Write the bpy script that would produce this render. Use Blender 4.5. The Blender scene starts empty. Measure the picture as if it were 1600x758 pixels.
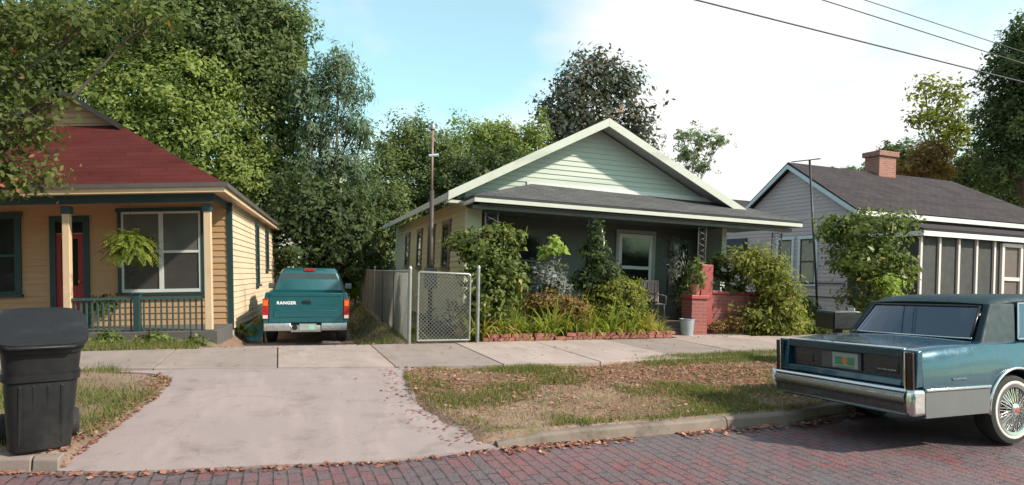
import bpy, math, random
import numpy as np
from mathutils import Vector, Matrix

rnd = random.Random(7)
rng = np.random.default_rng(11)
R = math.radians
C = bpy.context.scene.collection
scn = bpy.context.scene

# ------------------------------------------------------------------ camera, sky, sun, exposure
EYE, FOC, ROLL, HORZ = 1.6, 1000.0, 0.018, 421.6
cd = bpy.data.cameras.new("camera")
cam = bpy.data.objects.new("camera", cd)
C.objects.link(cam)
cd.sensor_width = 36.0
cd.lens = 36.0 * FOC / 1600.0
cd.shift_y = (HORZ - 379.0) / 1600.0
cd.clip_end = 2000.0
cam.location = (0, 0, EYE)
cam.rotation_euler = (Matrix.Rotation(R(90), 3, 'X') @ Matrix.Rotation(ROLL, 3, 'Z')).to_euler()
scn.camera = cam

SUN_DIR = Vector((0.80, -0.33, 0.62)).normalized()      # towards the sun
SUN_EL = math.asin(SUN_DIR.z)
SUN_AZ = math.atan2(SUN_DIR.x, SUN_DIR.y)

world = bpy.data.worlds.new("World")
scn.world = world
world.use_nodes = True
wt = world.node_tree
wt.nodes.clear()
def wn(t, **k):
    n = wt.nodes.new(t)
    for a, b in k.items():
        setattr(n, a, b)
    return n
w_out = wn('ShaderNodeOutputWorld')
w_sky = wn('ShaderNodeTexSky')
w_sky.sky_type = 'NISHITA'
w_sky.sun_disc = False
w_sky.sun_elevation = SUN_EL
w_sky.sun_rotation = SUN_AZ
w_sky.air_density = 1.0
w_sky.dust_density = 0.6
w_sky.ozone_density = 1.0
w_tint = wn('ShaderNodeMixRGB', blend_type='MULTIPLY')
w_tint.inputs['Fac'].default_value = 1.0
w_tint.inputs['Color2'].default_value = (1.30, 2.1, 1.7, 1)
wt.links.new(w_sky.outputs['Color'], w_tint.inputs['Color1'])
w_b1 = wn('ShaderNodeBackground')
w_b1.inputs['Strength'].default_value = 0.10
wt.links.new(w_tint.outputs['Color'], w_b1.inputs['Color'])
w_b2 = wn('ShaderNodeBackground')
w_b2.inputs['Color'].default_value = (1.0, 1.0, 0.99, 1)
w_b2.inputs['Strength'].default_value = 0.72
w_co = wn('ShaderNodeTexCoord')
w_map = wn('ShaderNodeMapping')
w_map.inputs['Scale'].default_value = (1.0, 1.0, 1.7)
w_map.inputs['Location'].default_value = (7.3, 4.4, 0.1)
wt.links.new(w_co.outputs['Generated'], w_map.inputs['Vector'])
w_no = wn('ShaderNodeTexNoise')
w_no.inputs['Scale'].default_value = 2.9
w_no.inputs['Detail'].default_value = 6.0
w_no.inputs['Roughness'].default_value = 0.52
w_no.inputs['Distortion'].default_value = 0.3
wt.links.new(w_map.outputs['Vector'], w_no.inputs['Vector'])
# cloud bank: thicker towards the centre-right of the street (a direction in the world)
w_dot = wn('ShaderNodeVectorMath', operation='DOT_PRODUCT')
w_dot.inputs[1].default_value = Vector((0.36, 1.0, 0.25)).normalized()
wt.links.new(w_co.outputs['Generated'], w_dot.inputs[0])
w_mr = wn('ShaderNodeMapRange')
w_mr.inputs['From Min'].default_value = 0.92
w_mr.inputs['From Max'].default_value = 1.0
w_mr.inputs['To Min'].default_value = 0.0
w_mr.inputs['To Max'].default_value = 0.26
wt.links.new(w_dot.outputs['Value'], w_mr.inputs['Value'])
w_add = wn('ShaderNodeMath', operation='ADD')
wt.links.new(w_no.outputs['Fac'], w_add.inputs[0])
wt.links.new(w_mr.outputs['Result'], w_add.inputs[1])
w_ramp = wn('ShaderNodeValToRGB')
w_ramp.color_ramp.elements[0].position = 0.46
w_ramp.color_ramp.elements[0].color = (0.26, 0.26, 0.26, 1)
w_ramp.color_ramp.elements[1].position = 0.74
w_ramp.color_ramp.elements[1].color = (1, 1, 1, 1)
wt.links.new(w_add.outputs['Value'], w_ramp.inputs['Fac'])
w_mix = wn('ShaderNodeMixShader')
wt.links.new(w_ramp.outputs['Color'], w_mix.inputs['Fac'])
wt.links.new(w_b1.outputs['Background'], w_mix.inputs[1])
wt.links.new(w_b2.outputs['Background'], w_mix.inputs[2])
wt.links.new(w_mix.outputs['Shader'], w_out.inputs['Surface'])

sl = bpy.data.lights.new("sun", 'SUN')
sl.energy = 4.7
sl.angle = R(2.2)
sl.color = (1.0, 0.90, 0.76)
sun = bpy.data.objects.new("sun", sl)
C.objects.link(sun)
sun.rotation_euler = SUN_DIR.to_track_quat('Z', 'Y').to_euler()
sun.location = (20, -12, 18)

scn.view_settings.view_transform = 'Standard'
scn.view_settings.look = 'None'
scn.view_settings.exposure = 0.60
scn.view_settings.gamma = 1.0
scn.render.engine = 'CYCLES'
scn.cycles.max_bounces = 6
scn.cycles.transparent_max_bounces = 6
scn.cycles.use_denoising = True

# ------------------------------------------------------------------ layout helpers
def ray(px, py):
    X, Y = (px - 800) / FOC, (HORZ - py) / FOC
    c, s = math.cos(ROLL), math.sin(ROLL)
    return Vector((X * c - Y * s, 1.0, X * s + Y * c))
def at(px, py, d):
    return Vector((0, 0, EYE)) + ray(px, py) * d
SE = Vector((math.cos(R(20)), math.sin(R(20)), 0))
SN = Vector((-math.sin(R(20)), math.cos(R(20)), 0))
def sn(s, n, z=0.0):
    return SE * s + SN * n + Vector((0, 0, z))
def to_sn(p):
    return p.dot(SE), p.dot(SN)

class Frame:
    def __init__(self, o, yaw, tilt, shear=0.0):
        y, t = R(yaw), R(tilt)
        e = Vector((math.cos(y), math.sin(y), 0)); n = Vector((-math.sin(y), math.cos(y), 0)); u = Vector((0, 0, 1))
        self.e = e * math.cos(t) + u * math.sin(t)
        self.u = -e * math.sin(t) + u * math.cos(t)
        self.n, self.o, self.k = n, Vector(o), shear
    def w(self, a, b, c):
        return self.o + self.e * (a + self.k * b) + self.n * b + self.u * c
    def matrix(self):
        m = Matrix((self.e, self.n, self.u)).transposed().to_4x4()
        m.translation = self.o
        return m

# ------------------------------------------------------------------ materials
MATS = {}
def nodemat(name):
    m = bpy.data.materials.new(name)
    m.use_nodes = True
    t = m.node_tree
    b = t.nodes['Principled BSDF']
    return m, t, b
def L(t, a, b):
    t.links.new(a, b)
def mixrgb(t, fac, a, b, mode='MIX'):
    n = t.nodes.new('ShaderNodeMixRGB'); n.blend_type = mode
    for s, v in (('Fac', fac), ('Color1', a), ('Color2', b)):
        if hasattr(v, 'links'): L(t, v, n.inputs[s])
        elif isinstance(v, (int, float)): n.inputs[s].default_value = v
        else: n.inputs[s].default_value = tuple(v)[:3] + (1,)
    return n.outputs['Color']
def noise(t, vec, scale, detail=4, rough=0.55):
    n = t.nodes.new('ShaderNodeTexNoise')
    n.inputs['Scale'].default_value = scale; n.inputs['Detail'].default_value = detail; n.inputs['Roughness'].default_value = rough
    L(t, vec, n.inputs['Vector'])
    return n.outputs['Fac']
def rampf(t, fac, p0, p1, v0=0.0, v1=1.0):
    n = t.nodes.new('ShaderNodeMapRange'); n.interpolation_type = 'SMOOTHSTEP'
    n.inputs['From Min'].default_value = p0; n.inputs['From Max'].default_value = p1
    n.inputs['To Min'].default_value = v0; n.inputs['To Max'].default_value = v1
    L(t, fac, n.inputs['Value'])
    return n.outputs['Result']
def bump(t, b, h, strength=0.3, dist=0.02):
    n = t.nodes.new('ShaderNodeBump')
    n.inputs['Strength'].default_value = strength; n.inputs['Distance'].default_value = dist
    L(t, h, n.inputs['Height']); L(t, n.outputs['Normal'], b.inputs['Normal'])
def objco(t, scale=None):
    n = t.nodes.new('ShaderNodeTexCoord')
    o = n.outputs['Object']
    if scale:
        m = t.nodes.new('ShaderNodeMapping'); m.inputs['Scale'].default_value = scale
        L(t, o, m.inputs['Vector']); o = m.outputs['Vector']
    return o
def mul(c, k): return tuple(min(1, x * k) for x in c[:3])

def plain(name, col, rough=0.6, metal=0.0, var=0.18, scale=6.0, bmp=0.0, bscale=40.0, dirt=None, dirt_amt=0.35, coat=0.0, spec=0.5):
    """base colour broken up by two scales of noise, with optional dirt patches and fine bump"""
    if name in MATS: return MATS[name]
    m, t, b = nodemat(name)
    o = objco(t)
    c = mixrgb(t, noise(t, o, scale, 5), mul(col, 1 - var), mul(col, 1 + var))
    if dirt:
        f = rampf(t, noise(t, o, scale * 0.45, 6, 0.65), 0.5, 0.72, 0.0, dirt_amt)
        c = mixrgb(t, f, c, dirt)
    L(t, c, b.inputs['Base Color'])
    r = rampf(t, noise(t, o, scale * 2.3, 3), 0.3, 0.7, max(0.02, rough - 0.08), min(1, rough + 0.08))
    L(t, r, b.inputs['Roughness'])
    b.inputs['Metallic'].default_value = metal
    b.inputs['Specular IOR Level'].default_value = spec
    if coat:
        b.inputs['Coat Weight'].default_value = coat; b.inputs['Coat Roughness'].default_value = 0.04
    if bmp: bump(t, b, noise(t, o, bscale, 4), bmp, 0.01)
    MATS[name] = m
    return m

def siding(name, col, worn, worn_amt=0.5, rough=0.6):
    """painted weatherboard with streaky wear along the boards"""
    m, t, b = nodemat(name)
    o = objco(t, (0.55, 0.55, 9.0)); o2 = objco(t)
    c = mixrgb(t, noise(t, o, 2.2, 5), mul(col, 0.84), mul(col, 1.1))
    f = rampf(t, noise(t, o, 3.1, 7, 0.7), 0.52, 0.75, 0.0, worn_amt)
    c = mixrgb(t, f, c, worn)
    f2 = rampf(t, noise(t, o2, 0.8, 5, 0.6), 0.45, 0.75, 0.0, 0.35)
    c = mixrgb(t, f2, c, mul(worn, 0.85))
    L(t, c, b.inputs['Base Color']); b.inputs['Roughness'].default_value = rough
    bump(t, b, noise(t, objco(t, (1, 1, 12)), 14, 4), 0.25, 0.006)
    return m

def shingle(name, col, alt, w=0.30, h=0.14, rot=(0, 0, 0), gap=0.55):
    m, t, b = nodemat(name)
    o = t.nodes.new('ShaderNodeTexCoord').outputs['UV']
    br = t.nodes.new('ShaderNodeTexBrick')
    br.inputs['Color1'].default_value = tuple(col) + (1,); br.inputs['Color2'].default_value = tuple(alt) + (1,)
    br.inputs['Mortar'].default_value = mul(col, gap) + (1,)
    br.inputs['Scale'].default_value = 1.0; br.inputs['Mortar Size'].default_value = 0.012
    br.inputs['Brick Width'].default_value = w; br.inputs['Row Height'].default_value = h
    L(t, o, br.inputs['Vector'])
    c = mixrgb(t, rampf(t, noise(t, o, 1.2, 6, 0.65), 0.35, 0.75, 0, 0.55), br.outputs['Color'], mul(alt, 1.25))
    c = mixrgb(t, rampf(t, noise(t, o, 60, 2), 0.3, 0.7, 0, 0.35), c, mul(col, 0.6))
    L(t, c, b.inputs['Base Color']); b.inputs['Roughness'].default_value = 0.95; b.inputs['Specular IOR Level'].default_value = .15
    bump(t, b, br.outputs['Fac'], -0.5, 0.012)
    return m

def leafmat(name, cols, transl=0.42, rough=0.65):
    """leaf colours drawn leaf by leaf from a per-leaf random tint"""
    m, t, b = nodemat(name)
    a = t.nodes.new('ShaderNodeAttribute'); a.attribute_name = 'tint'
    r = t.nodes.new('ShaderNodeValToRGB')
    el = r.color_ramp.elements
    while len(el) < len(cols): el.new(0.5)
    for i, (p, c) in enumerate(cols):
        el[i].position = p; el[i].color = tuple(c) + (1,)
    L(t, a.outputs['Fac'], r.inputs['Fac'])
    L(t, r.outputs['Color'], b.inputs['Base Color'])
    b.inputs['Roughness'].default_value = rough; b.inputs['Specular IOR Level'].default_value = 0.14
    tr = t.nodes.new('ShaderNodeBsdfTranslucent')
    L(t, mixrgb(t, 1.0, r.outputs['Color'], (1.15, 1.3, 0.6), 'MULTIPLY'), tr.inputs['Color'])
    mx = t.nodes.new('ShaderNodeMixShader'); mx.inputs['Fac'].default_value = transl
    L(t, b.outputs['BSDF'], mx.inputs[1]); L(t, tr.outputs['BSDF'], mx.inputs[2])
    L(t, mx.outputs['Shader'], t.nodes['Material Output'].inputs['Surface'])
    return m

# ------------------------------------------------------------------ mesh builder
class MB:
    def __init__(self, warp=None):
        self.v, self.f, self.uv, self.warp = [], [], {}, warp
    def add(self, vs, fs, uvs=None):
        b = len(self.v)
        self.v += [tuple(v) for v in vs]
        for i, f in enumerate(fs):
            if uvs: self.uv[len(self.f)] = uvs[i]
            self.f.append(tuple(b + k for k in f))
        return self
    def box(self, x0, x1, y0, y1, z0, z1, M=None):
        vs = [(x, y, z) for z in (z0, z1) for y in (y0, y1) for x in (x0, x1)]
        if M is not None: vs = [M @ Vector(v) for v in vs]
        return self.add(vs, [(0, 2, 3, 1), (4, 5, 7, 6), (0, 1, 5, 4), (2, 6, 7, 3), (0, 4, 6, 2), (1, 3, 7, 5)])
    def hexa(self, vs):
        """8 corners in the order of box()"""
        return self.add(vs, [(0, 2, 3, 1), (4, 5, 7, 6), (0, 1, 5, 4), (2, 6, 7, 3), (0, 4, 6, 2), (1, 3, 7, 5)])
    def tube(self, pts, rad, n=8, cap=True, flat=1.0):
        pts = [Vector(p) for p in pts]
        if not hasattr(rad, '__len__'): rad = [rad] * len(pts)
        rings, prev = [], None
        for i, p in enumerate(pts):
            d = (pts[min(i + 1, len(pts) - 1)] - pts[max(i - 1, 0)])
            d = d.normalized() if d.length > 1e-9 else Vector((0, 0, 1))
            if prev is None:
                a = d.orthogonal().normalized()
            else:
                a = prev - d * prev.dot(d)
                a = a.normalized() if a.length > 1e-6 else d.orthogonal().normalized()
            prev = a
            c = d.cross(a)
            rings.append([p + (a * math.cos(2 * math.pi * k / n) + c * flat * math.sin(2 * math.pi * k / n)) * rad[i] for k in range(n)])
        vs = [v for r in rings for v in r]
        fs = [(i * n + k, i * n + (k + 1) % n, (i + 1) * n + (k + 1) % n, (i + 1) * n + k) for i in range(len(pts) - 1) for k in range(n)]
        if cap: fs += [tuple(range(n))[::-1], tuple((len(pts) - 1) * n + k for k in range(n))]
        return self.add(vs, fs)
    def lathe(self, prof, n=24, M=None):
        """profile of (radius, z) turned about z"""
        vs = [(r * math.cos(2 * math.pi * k / n), r * math.sin(2 * math.pi * k / n), z) for r, z in prof for k in range(n)]
        if M is not None: vs = [M @ Vector(v) for v in vs]
        fs = [(i * n + k, i * n + (k + 1) % n, (i + 1) * n + (k + 1) % n, (i + 1) * n + k) for i in range(len(prof) - 1) for k in range(n)]
        return self.add(vs, fs)
    def prism(self, poly, a0, a1, axis='x'):
        """2D polygon pushed along an axis"""
        n = len(poly)
        def P(u, v, a): return {'x': (a, u, v), 'y': (u, a, v), 'z': (u, v, a)}[axis]
        vs = [P(u, v, a0) for u, v in poly] + [P(u, v, a1) for u, v in poly]
        fs = [tuple(range(n))[::-1], tuple(range(n, 2 * n))] + [(k, (k + 1) % n, n + (k + 1) % n, n + k) for k in range(n)]
        return self.add(vs, fs)
    def slab(self, quad, th, nrm=None):
        """planar polygon (3D points) thickened downwards along its normal, with metric UVs on the top"""
        q = [Vector(p) for p in quad]
        nr = Vector(nrm) if nrm else (q[1] - q[0]).cross(q[2] - q[0]).normalized()
        if nr.z < 0: nr = -nr
        n = len(q)
        a = (q[1] - q[0]).normalized(); bb = nr.cross(a)
        uv = [((p - q[0]).dot(a), (p - q[0]).dot(bb)) for p in q]
        vs = q + [p - nr * th for p in q]
        fs = [tuple(range(n)), tuple(range(n, 2 * n))[::-1]] + [(k, n + k, n + (k + 1) % n, (k + 1) % n) for k in range(n)]
        return self.add(vs, fs, [uv, [uv[k] for k in range(n)][::-1]] + [[(0, 0), (0, .05), (.3, .05), (.3, 0)]] * n)
    def build(self, name, mat, parent=None, smooth=False, bevel=0.0, seg=2, loc=None):
        me = bpy.data.meshes.new(name)
        vs = self.v
        if self.warp: vs = [self.warp(v) for v in vs]
        me.from_pydata([tuple(v) for v in vs], [], self.f)
        if self.uv:
            ul = me.uv_layers.new(name='UVMap')
            for p in me.polygons:
                u = self.uv.get(p.index)
                if u:
                    for k, li in enumerate(p.loop_indices): ul.data[li].uv = u[k]
        me.update()
        import bmesh
        bm = bmesh.new(); bm.from_mesh(me); bmesh.ops.recalc_face_normals(bm, faces=bm.faces); bm.to_mesh(me); bm.free()
        for m in (mat if isinstance(mat, (list, tuple)) else [mat]): me.materials.append(m)
        o = bpy.data.objects.new(name, me)
        C.objects.link(o)
        if parent: o.parent = parent
        if loc is not None: o.location = loc
        if smooth:
            for p in me.polygons: p.use_smooth = True
        if bevel:
            md = o.modifiers.new('bevel', 'BEVEL'); md.width = bevel; md.segments = seg; md.limit_method = 'ANGLE'; md.angle_limit = R(35)
            md.harden_normals = False
        if smooth and smooth != 'all':
            try:
                me.set_sharp_from_angle(angle=R(38))
            except Exception: pass
        return o

def thing(name, label, cat, loc=(0, 0, 0), rz=0.0, group=None, matrix=None):
    o = bpy.data.objects.new(name, None)
    o.empty_display_size = 0.2
    C.objects.link(o)
    if matrix is not None: o.matrix_world = matrix
    else:
        o.location = loc; o.rotation_euler = (0, 0, rz)
    o['label'] = label; o['category'] = cat
    if group: o['group'] = group
    return o
def tag(o, label, cat, group=None, kind=None):
    if label: o['label'] = label
    if cat: o['category'] = cat
    if group: o['group'] = group
    if kind: o['kind'] = kind
    return o
def structure(o):
    o['kind'] = 'structure'
    return o
def copy_tree(o, parent=None):
    c = o.copy(); C.objects.link(c)
    if parent: c.parent = parent
    for ch in list(o.children): copy_tree(ch, c)
    return c

def quads_mesh(name, verts, nper, mat, parent=None, tint=None):
    """verts (N*nper,3): N faces of nper corners each, made fast"""
    nf = len(verts) // nper
    me = bpy.data.meshes.new(name)
    me.vertices.add(len(verts)); me.vertices.foreach_set('co', np.asarray(verts, np.float32).ravel())
    me.loops.add(len(verts)); me.loops.foreach_set('vertex_index', np.arange(len(verts), dtype=np.int32))
    me.polygons.add(nf); me.polygons.foreach_set('loop_start', np.arange(0, len(verts), nper, dtype=np.int32))
    me.update(calc_edges=True)
    if tint is not None:
        at_ = me.attributes.new('tint', 'FLOAT', 'POINT')
        at_.data.foreach_set('value', np.repeat(np.asarray(tint, np.float32), nper))
    me.materials.append(mat)
    o = bpy.data.objects.new(name, me); C.objects.link(o)
    if parent: o.parent = parent
    return o

def unit(a): return a / (np.linalg.norm(a, axis=1, keepdims=True) + 1e-9)
def leaf_quads(c, axis, nrm, length, width):
    """diamond leaves: base, side, tip, side"""
    side = unit(np.cross(axis, nrm))
    l = np.asarray(length)[:, None]; w = np.asarray(width)[:, None]
    b = c - axis * l * .5; tip = c + axis * l * .5
    m = c - axis * l * .05
    v = np.stack([b, m + side * w * .5, tip, m - side * w * .5], 1)
    return v.reshape(-1, 3)

# ------------------------------------------------------------------ the ground, street, kerb, paving
def ss(x, a, b):
    t = np.clip((np.asarray(x, float) - a) / (b - a), 0, 1)
    return t * t * (3 - 2 * t)
KS = [-300, -30, -10, -4, -1.96, -1.1, .84, 1.88, 3.3, 5.1, 5.8, 6.4, 7, 9, 30, 300]
KN = [60, 14, 8.3, 6.45, 5.86, 5.58, 5.30, 5.40, 5.40, 5.42, 5.54, 5.72, 5.84, 6.0, 6.0, 6.0]
def kerb_n(s): return np.interp(s, KS, KN)
FS = [-300, -30, -2.4, 0, 1.74, 4, 9, 30, 300]
FN = [62, 16, 9.45, 9.0, 8.65, 8.45, 8.6, 8.6, 8.6]
def front_n(s): return np.interp(s, FS, FN)
def back_n(s): return np.interp(s, [-300, -30, -6, 300], [64, 18, 11.2, 11.2])
AN = [5.0, 5.6, 5.83, 6.3, 6.85, 7.6, 8.2, 8.6, 8.9, 9.2]
AL = [-1.52, -1.50, -1.56, -1.47, -1.38, -1.24, -1.2, -1.22, -1.4, -1.9]
AN2 = [5.0, 5.28, 5.6, 6.13, 6.5, 6.99, 7.8, 8.4, 8.77, 9.2]
AR = [2.0, 1.9, 1.78, 1.6, 1.5, 1.45, 1.5, 1.58, 1.8, 2.3]
def apl(n): return np.interp(n, AN, AL)
def apr(n): return np.interp(n, AN2, AR)
def apron_z(s, n):
    t = np.maximum(0, n - kerb_n(s))
    return 0.016 + 0.222 * np.clip(t / 3.3, 0, 1) ** 0.85
def drive_c(n): return 0.55 + 0.06 * (n - 14)
def gz(s, n):
    """height of the soil"""
    s = np.asarray(s, float); n = np.asarray(n, float)
    t = n - kerb_n(s)
    z = 0.125 + 0.105 * ss(t, 0.2, 2.9) + 0.025 * ss(n, 11.0, 12.5)
    z = z - .055 * np.exp(-((n - front_n(s)) / .22) ** 2) * ss(s, 1.9, 2.5) * (1 - ss(s, 4.2, 5.2))
    d = np.abs(s - drive_c(n))
    z = z - 0.34 * ss(n, 11.25, 12.9) * (1 - ss(d, 1.15, 1.62)) * (1 - ss(n, 24, 30))
    z = z * ss(t, .03, .13)
    ins = ss(s, apl(n) - .02, apl(n) + .10) * (1 - ss(s, apr(n) - .10, apr(n) + .02)) * (1 - ss(n, 9.0, 9.4))
    z = z * (1 - ins) + (apron_z(s, n) - 0.09) * ins
    return z + 0.02 * np.sin(s * 2.1 + n) * np.sin(n * 1.7 - s * .6) * ss(n, 12, 13)

def grid_obj(name, S, N, zf, mat, nshift=None):
    """sheet over lists of s and n (street frame); the object is turned 20 degrees"""
    vs, fs = [], []
    for s in S:
        for n in N:
            nn = n + (nshift(s) if nshift else 0)
            vs.append((s, nn, float(zf(s, nn))))
    k = len(N)
    for i in range(len(S) - 1):
        for j in range(k - 1):
            fs.append((i * k + j, (i + 1) * k + j, (i + 1) * k + j + 1, i * k + j + 1))
    me = bpy.data.meshes.new(name); me.from_pydata(vs, [], fs); me.materials.append(mat)
    for p in me.polygons: p.use_smooth = True
    o = bpy.data.objects.new(name, me); C.objects.link(o); o.rotation_euler.z = R(20)
    return structure(o)

# soil with dry grass, bare pinkish earth and greener patches
m_soil, t, b = nodemat('soil')
o = objco(t)
c = mixrgb(t, rampf(t, noise(t, o, 1.1, 6, 0.6), .38, .62), (.205, .122, .088), (.30, .195, .150))
c = mixrgb(t, rampf(t, noise(t, o, .75, 6, 0.62), .52, .66), c, (.12, .11, .045))
c = mixrgb(t, rampf(t, noise(t, o, 26, 4, .7), .45, .68), c, (.11, .07, .045))
c = mixrgb(t, rampf(t, noise(t, o, 55, 2, .6), .60, .72, 0, .6), c, (.36, .25, .16))
L(t, c, b.inputs['Base Color']); b.inputs['Roughness'].default_value = .95
bump(t, b, noise(t, o, 30, 5, .7), .7, .03)

# concrete
def concrete(name, col, joint=None, stain=(.19, .155, .135), slab=None):
    m, t, b = nodemat(name)
    o = objco(t)
    c = mixrgb(t, noise(t, o, .9, 6, .62), mul(col, .82), mul(col, 1.14))
    c = mixrgb(t, rampf(t, noise(t, o, 2.3, 7, .7), .47, .72, 0, .72), c, stain)
    c = mixrgb(t, rampf(t, noise(t, objco(t, (1.6, .35, 1)), 2.4, 5, .6), .48, .68, 0, .38), c, mul(col, 1.3))
    c = mixrgb(t, rampf(t, noise(t, o, 90, 3, .7), .55, .75, 0, .35), c, mul(stain, .7))
    if slab:
        sx = t.nodes.new('ShaderNodeSeparateXYZ'); L(t, o, sx.inputs[0])
        q = t.nodes.new('ShaderNodeMath'); q.operation = 'DIVIDE'; q.inputs[1].default_value = slab; L(t, sx.outputs['X'], q.inputs[0])
        fl = t.nodes.new('ShaderNodeMath'); fl.operation = 'FLOOR'; L(t, q.outputs[0], fl.inputs[0])
        wh = t.nodes.new('ShaderNodeTexWhiteNoise'); wh.noise_dimensions = '1D'; L(t, fl.outputs[0], wh.inputs['W'])
        c = mixrgb(t, 1.0, c, rampf(t, wh.outputs['Value'], 0, 1, .82, 1.16), 'MULTIPLY')
    # fine cracks
    vo = t.nodes.new('ShaderNodeTexVoronoi'); vo.feature = 'DISTANCE_TO_EDGE'; vo.inputs['Scale'].default_value = .55
    wob = t.nodes.new('ShaderNodeVectorMath'); wob.operation = 'ADD'
    nn = t.nodes.new('ShaderNodeTexNoise'); nn.inputs['Scale'].default_value = 3; nn.inputs['Detail'].default_value = 5
    L(t, o, nn.inputs['Vector']); sc = t.nodes.new('ShaderNodeVectorMath'); sc.operation = 'SCALE'; sc.inputs['Scale'].default_value = .35
    L(t, nn.outputs['Color'], sc.inputs[0]); L(t, o, wob.inputs[0]); L(t, sc.outputs[0], wob.inputs[1]); L(t, wob.outputs[0], vo.inputs['Vector'])
    cr = rampf(t, vo.outputs['Distance'], .0, .0045, .34, 0)
    c = mixrgb(t, rampf(t, noise(t, o, 6.5, 5, .75), .62, .74, 0, .6), c, mul(stain, .5))
    c = mixrgb(t, cr, c, mul(stain, .55))
    L(t, c, b.inputs['Base Color']); b.inputs['Roughness'].default_value = .85
    bump(t, b, noise(t, o, 70, 4, .7), .5, .008)
    return m
m_apron = concrete('apron_concrete', (.285, .222, .218), stain=(.17, .13, .12))
m_walk = concrete('walk_concrete', (.315, .245, .222), slab=1.5)
m_kerb = concrete('kerb_concrete', (.20, .155, .128), stain=(.06, .05, .042))
m_drive = concrete('drive_concrete', (.30, .24, .225))
m_found = concrete('foundation_concrete', (.36, .345, .335))

# brick street: courses laid across the road, grey worn bricks with red ones showing
m_street, t, b = nodemat('street_brick')
o = t.nodes.new('ShaderNodeTexCoord').outputs['Object']
mp = t.nodes.new('ShaderNodeMapping'); mp.inputs['Rotation'].default_value = (0, 0, R(90)); L(t, o, mp.inputs['Vector'])
dis = t.nodes.new('ShaderNodeVectorMath'); dis.operation = 'ADD'
nn = t.nodes.new('ShaderNodeTexNoise'); nn.inputs['Scale'].default_value = .8; nn.inputs['Detail'].default_value = 2; L(t, o, nn.inputs['Vector'])
scl = t.nodes.new('ShaderNodeVectorMath'); scl.operation = 'SCALE'; scl.inputs['Scale'].default_value = .06; L(t, nn.outputs['Color'], scl.inputs[0])
L(t, mp.outputs['Vector'], dis.inputs[0]); L(t, scl.outputs[0], dis.inputs[1])
br = t.nodes.new('ShaderNodeTexBrick'); L(t, dis.outputs[0], br.inputs['Vector'])
br.inputs['Scale'].default_value = 1; br.inputs['Brick Width'].default_value = .225; br.inputs['Row Height'].default_value = .105
br.inputs['Mortar Size'].default_value = .009; br.inputs['Mortar Smooth'].default_value = .4
br.inputs['Color1'].default_value = (.100, .078, .086, 1); br.inputs['Color2'].default_value = (.205, .060, .064, 1); br.inputs['Mortar'].default_value = (.035, .03, .03, 1)
L(t, rampf(t, noise(t, o, .62, 5, .6), .40, .64, -.40, .40), br.inputs['Bias'])
c = mixrgb(t, rampf(t, noise(t, o, 9, 5, .7), .38, .66, 0, .75), br.outputs['Color'], (.142, .102, .108))
c = mixrgb(t, rampf(t, noise(t, o, .45, 5, .6), .50, .64, 0, .5), c, (.122, .110, .120))
L(t, c, b.inputs['Base Color'])
L(t, rampf(t, noise(t, o, 1.5, 4), .35, .7, .55, .8), b.inputs['Roughness'])
hh = t.nodes.new('ShaderNodeMath'); hh.operation = 'MULTIPLY_ADD'; hh.inputs[1].default_value = -1.0
L(t, br.outputs['Fac'], hh.inputs[0]); L(t, noise(t, o, 40, 3), hh.inputs[2])
bump(t, b, hh.outputs[0], .9, .014)

S_ = sorted(set([-300, -150, -80, -50, -35, -25, -18, -13, -10, -8] + list(np.arange(-6, 11.01, .2).round(3)) + [12, 13.5, 15, 17, 20, 24, 30, 40, 60, 90, 150, 300]))
Tn = [0.04, .07, 0.10, .14] + list(np.arange(.25, 8.3, .2)) + [9, 10, 11.5, 13, 15, 18, 22, 27, 35, 50, 80, 130, 220, 400]
grid_obj('ground', S_, Tn, gz, m_soil, kerb_n)
grid_obj('street', S_, [-400, -200, -80, -30, -12, -6, -3, -1.2, -.9, -.7, -.5, -.3, -.15, 0, .105], lambda s, n: -.035 * float(ss(n - kerb_n(s), -.9, -.3) * ss(s, 4.6, 5.6)), m_street, lambda s: float(kerb_n(s)))

# concrete driveway apron, thin rounded edge
vs, fs = [], []
rows = list(np.arange(5.0, 9.21, .12)); cols = np.linspace(0, 1, 22)
for n in rows:
    for q in cols:
        s = float(apl(n)) * (1 - q) + float(apr(n)) * q
        s += .03 * math.sin(n * 5.1) * (1 if q == 0 else 0) + .03 * math.sin(n * 4.3 + 1) * (1 if q == 1 else 0)
        nn_ = max(n, float(kerb_n(s)) - .02) if n < 6 else n
        vs.append((s, nn_, float(apron_z(s, nn_)) + .004))
k = len(cols)
fs = [(i * k + j, i * k + j + 1, (i + 1) * k + j + 1, (i + 1) * k + j) for i in range(len(rows) - 1) for j in range(k - 1)]
def skirt(vs, fs, ring, dz):
    b0 = len(vs)
    for i in ring: vs.append((vs[i][0], vs[i][1], vs[i][2] - dz))
    for a in range(len(ring)):
        bb = (a + 1) % len(ring)
        fs.append((ring[a], b0 + a, b0 + bb, ring[bb]))
nr = len(rows)
skirt(vs, fs, [j for j in range(k)] + [i * k + k - 1 for i in range(1, nr)] + [(nr - 1) * k + j for j in range(k - 2, -1, -1)] + [i * k for i in range(nr - 2, 0, -1)], .10)
mb = MB(); mb.v, mb.f = vs, fs
o = structure(mb.build('driveway_apron', m_apron, smooth=True)); o.rotation_euler.z = R(20)

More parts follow.
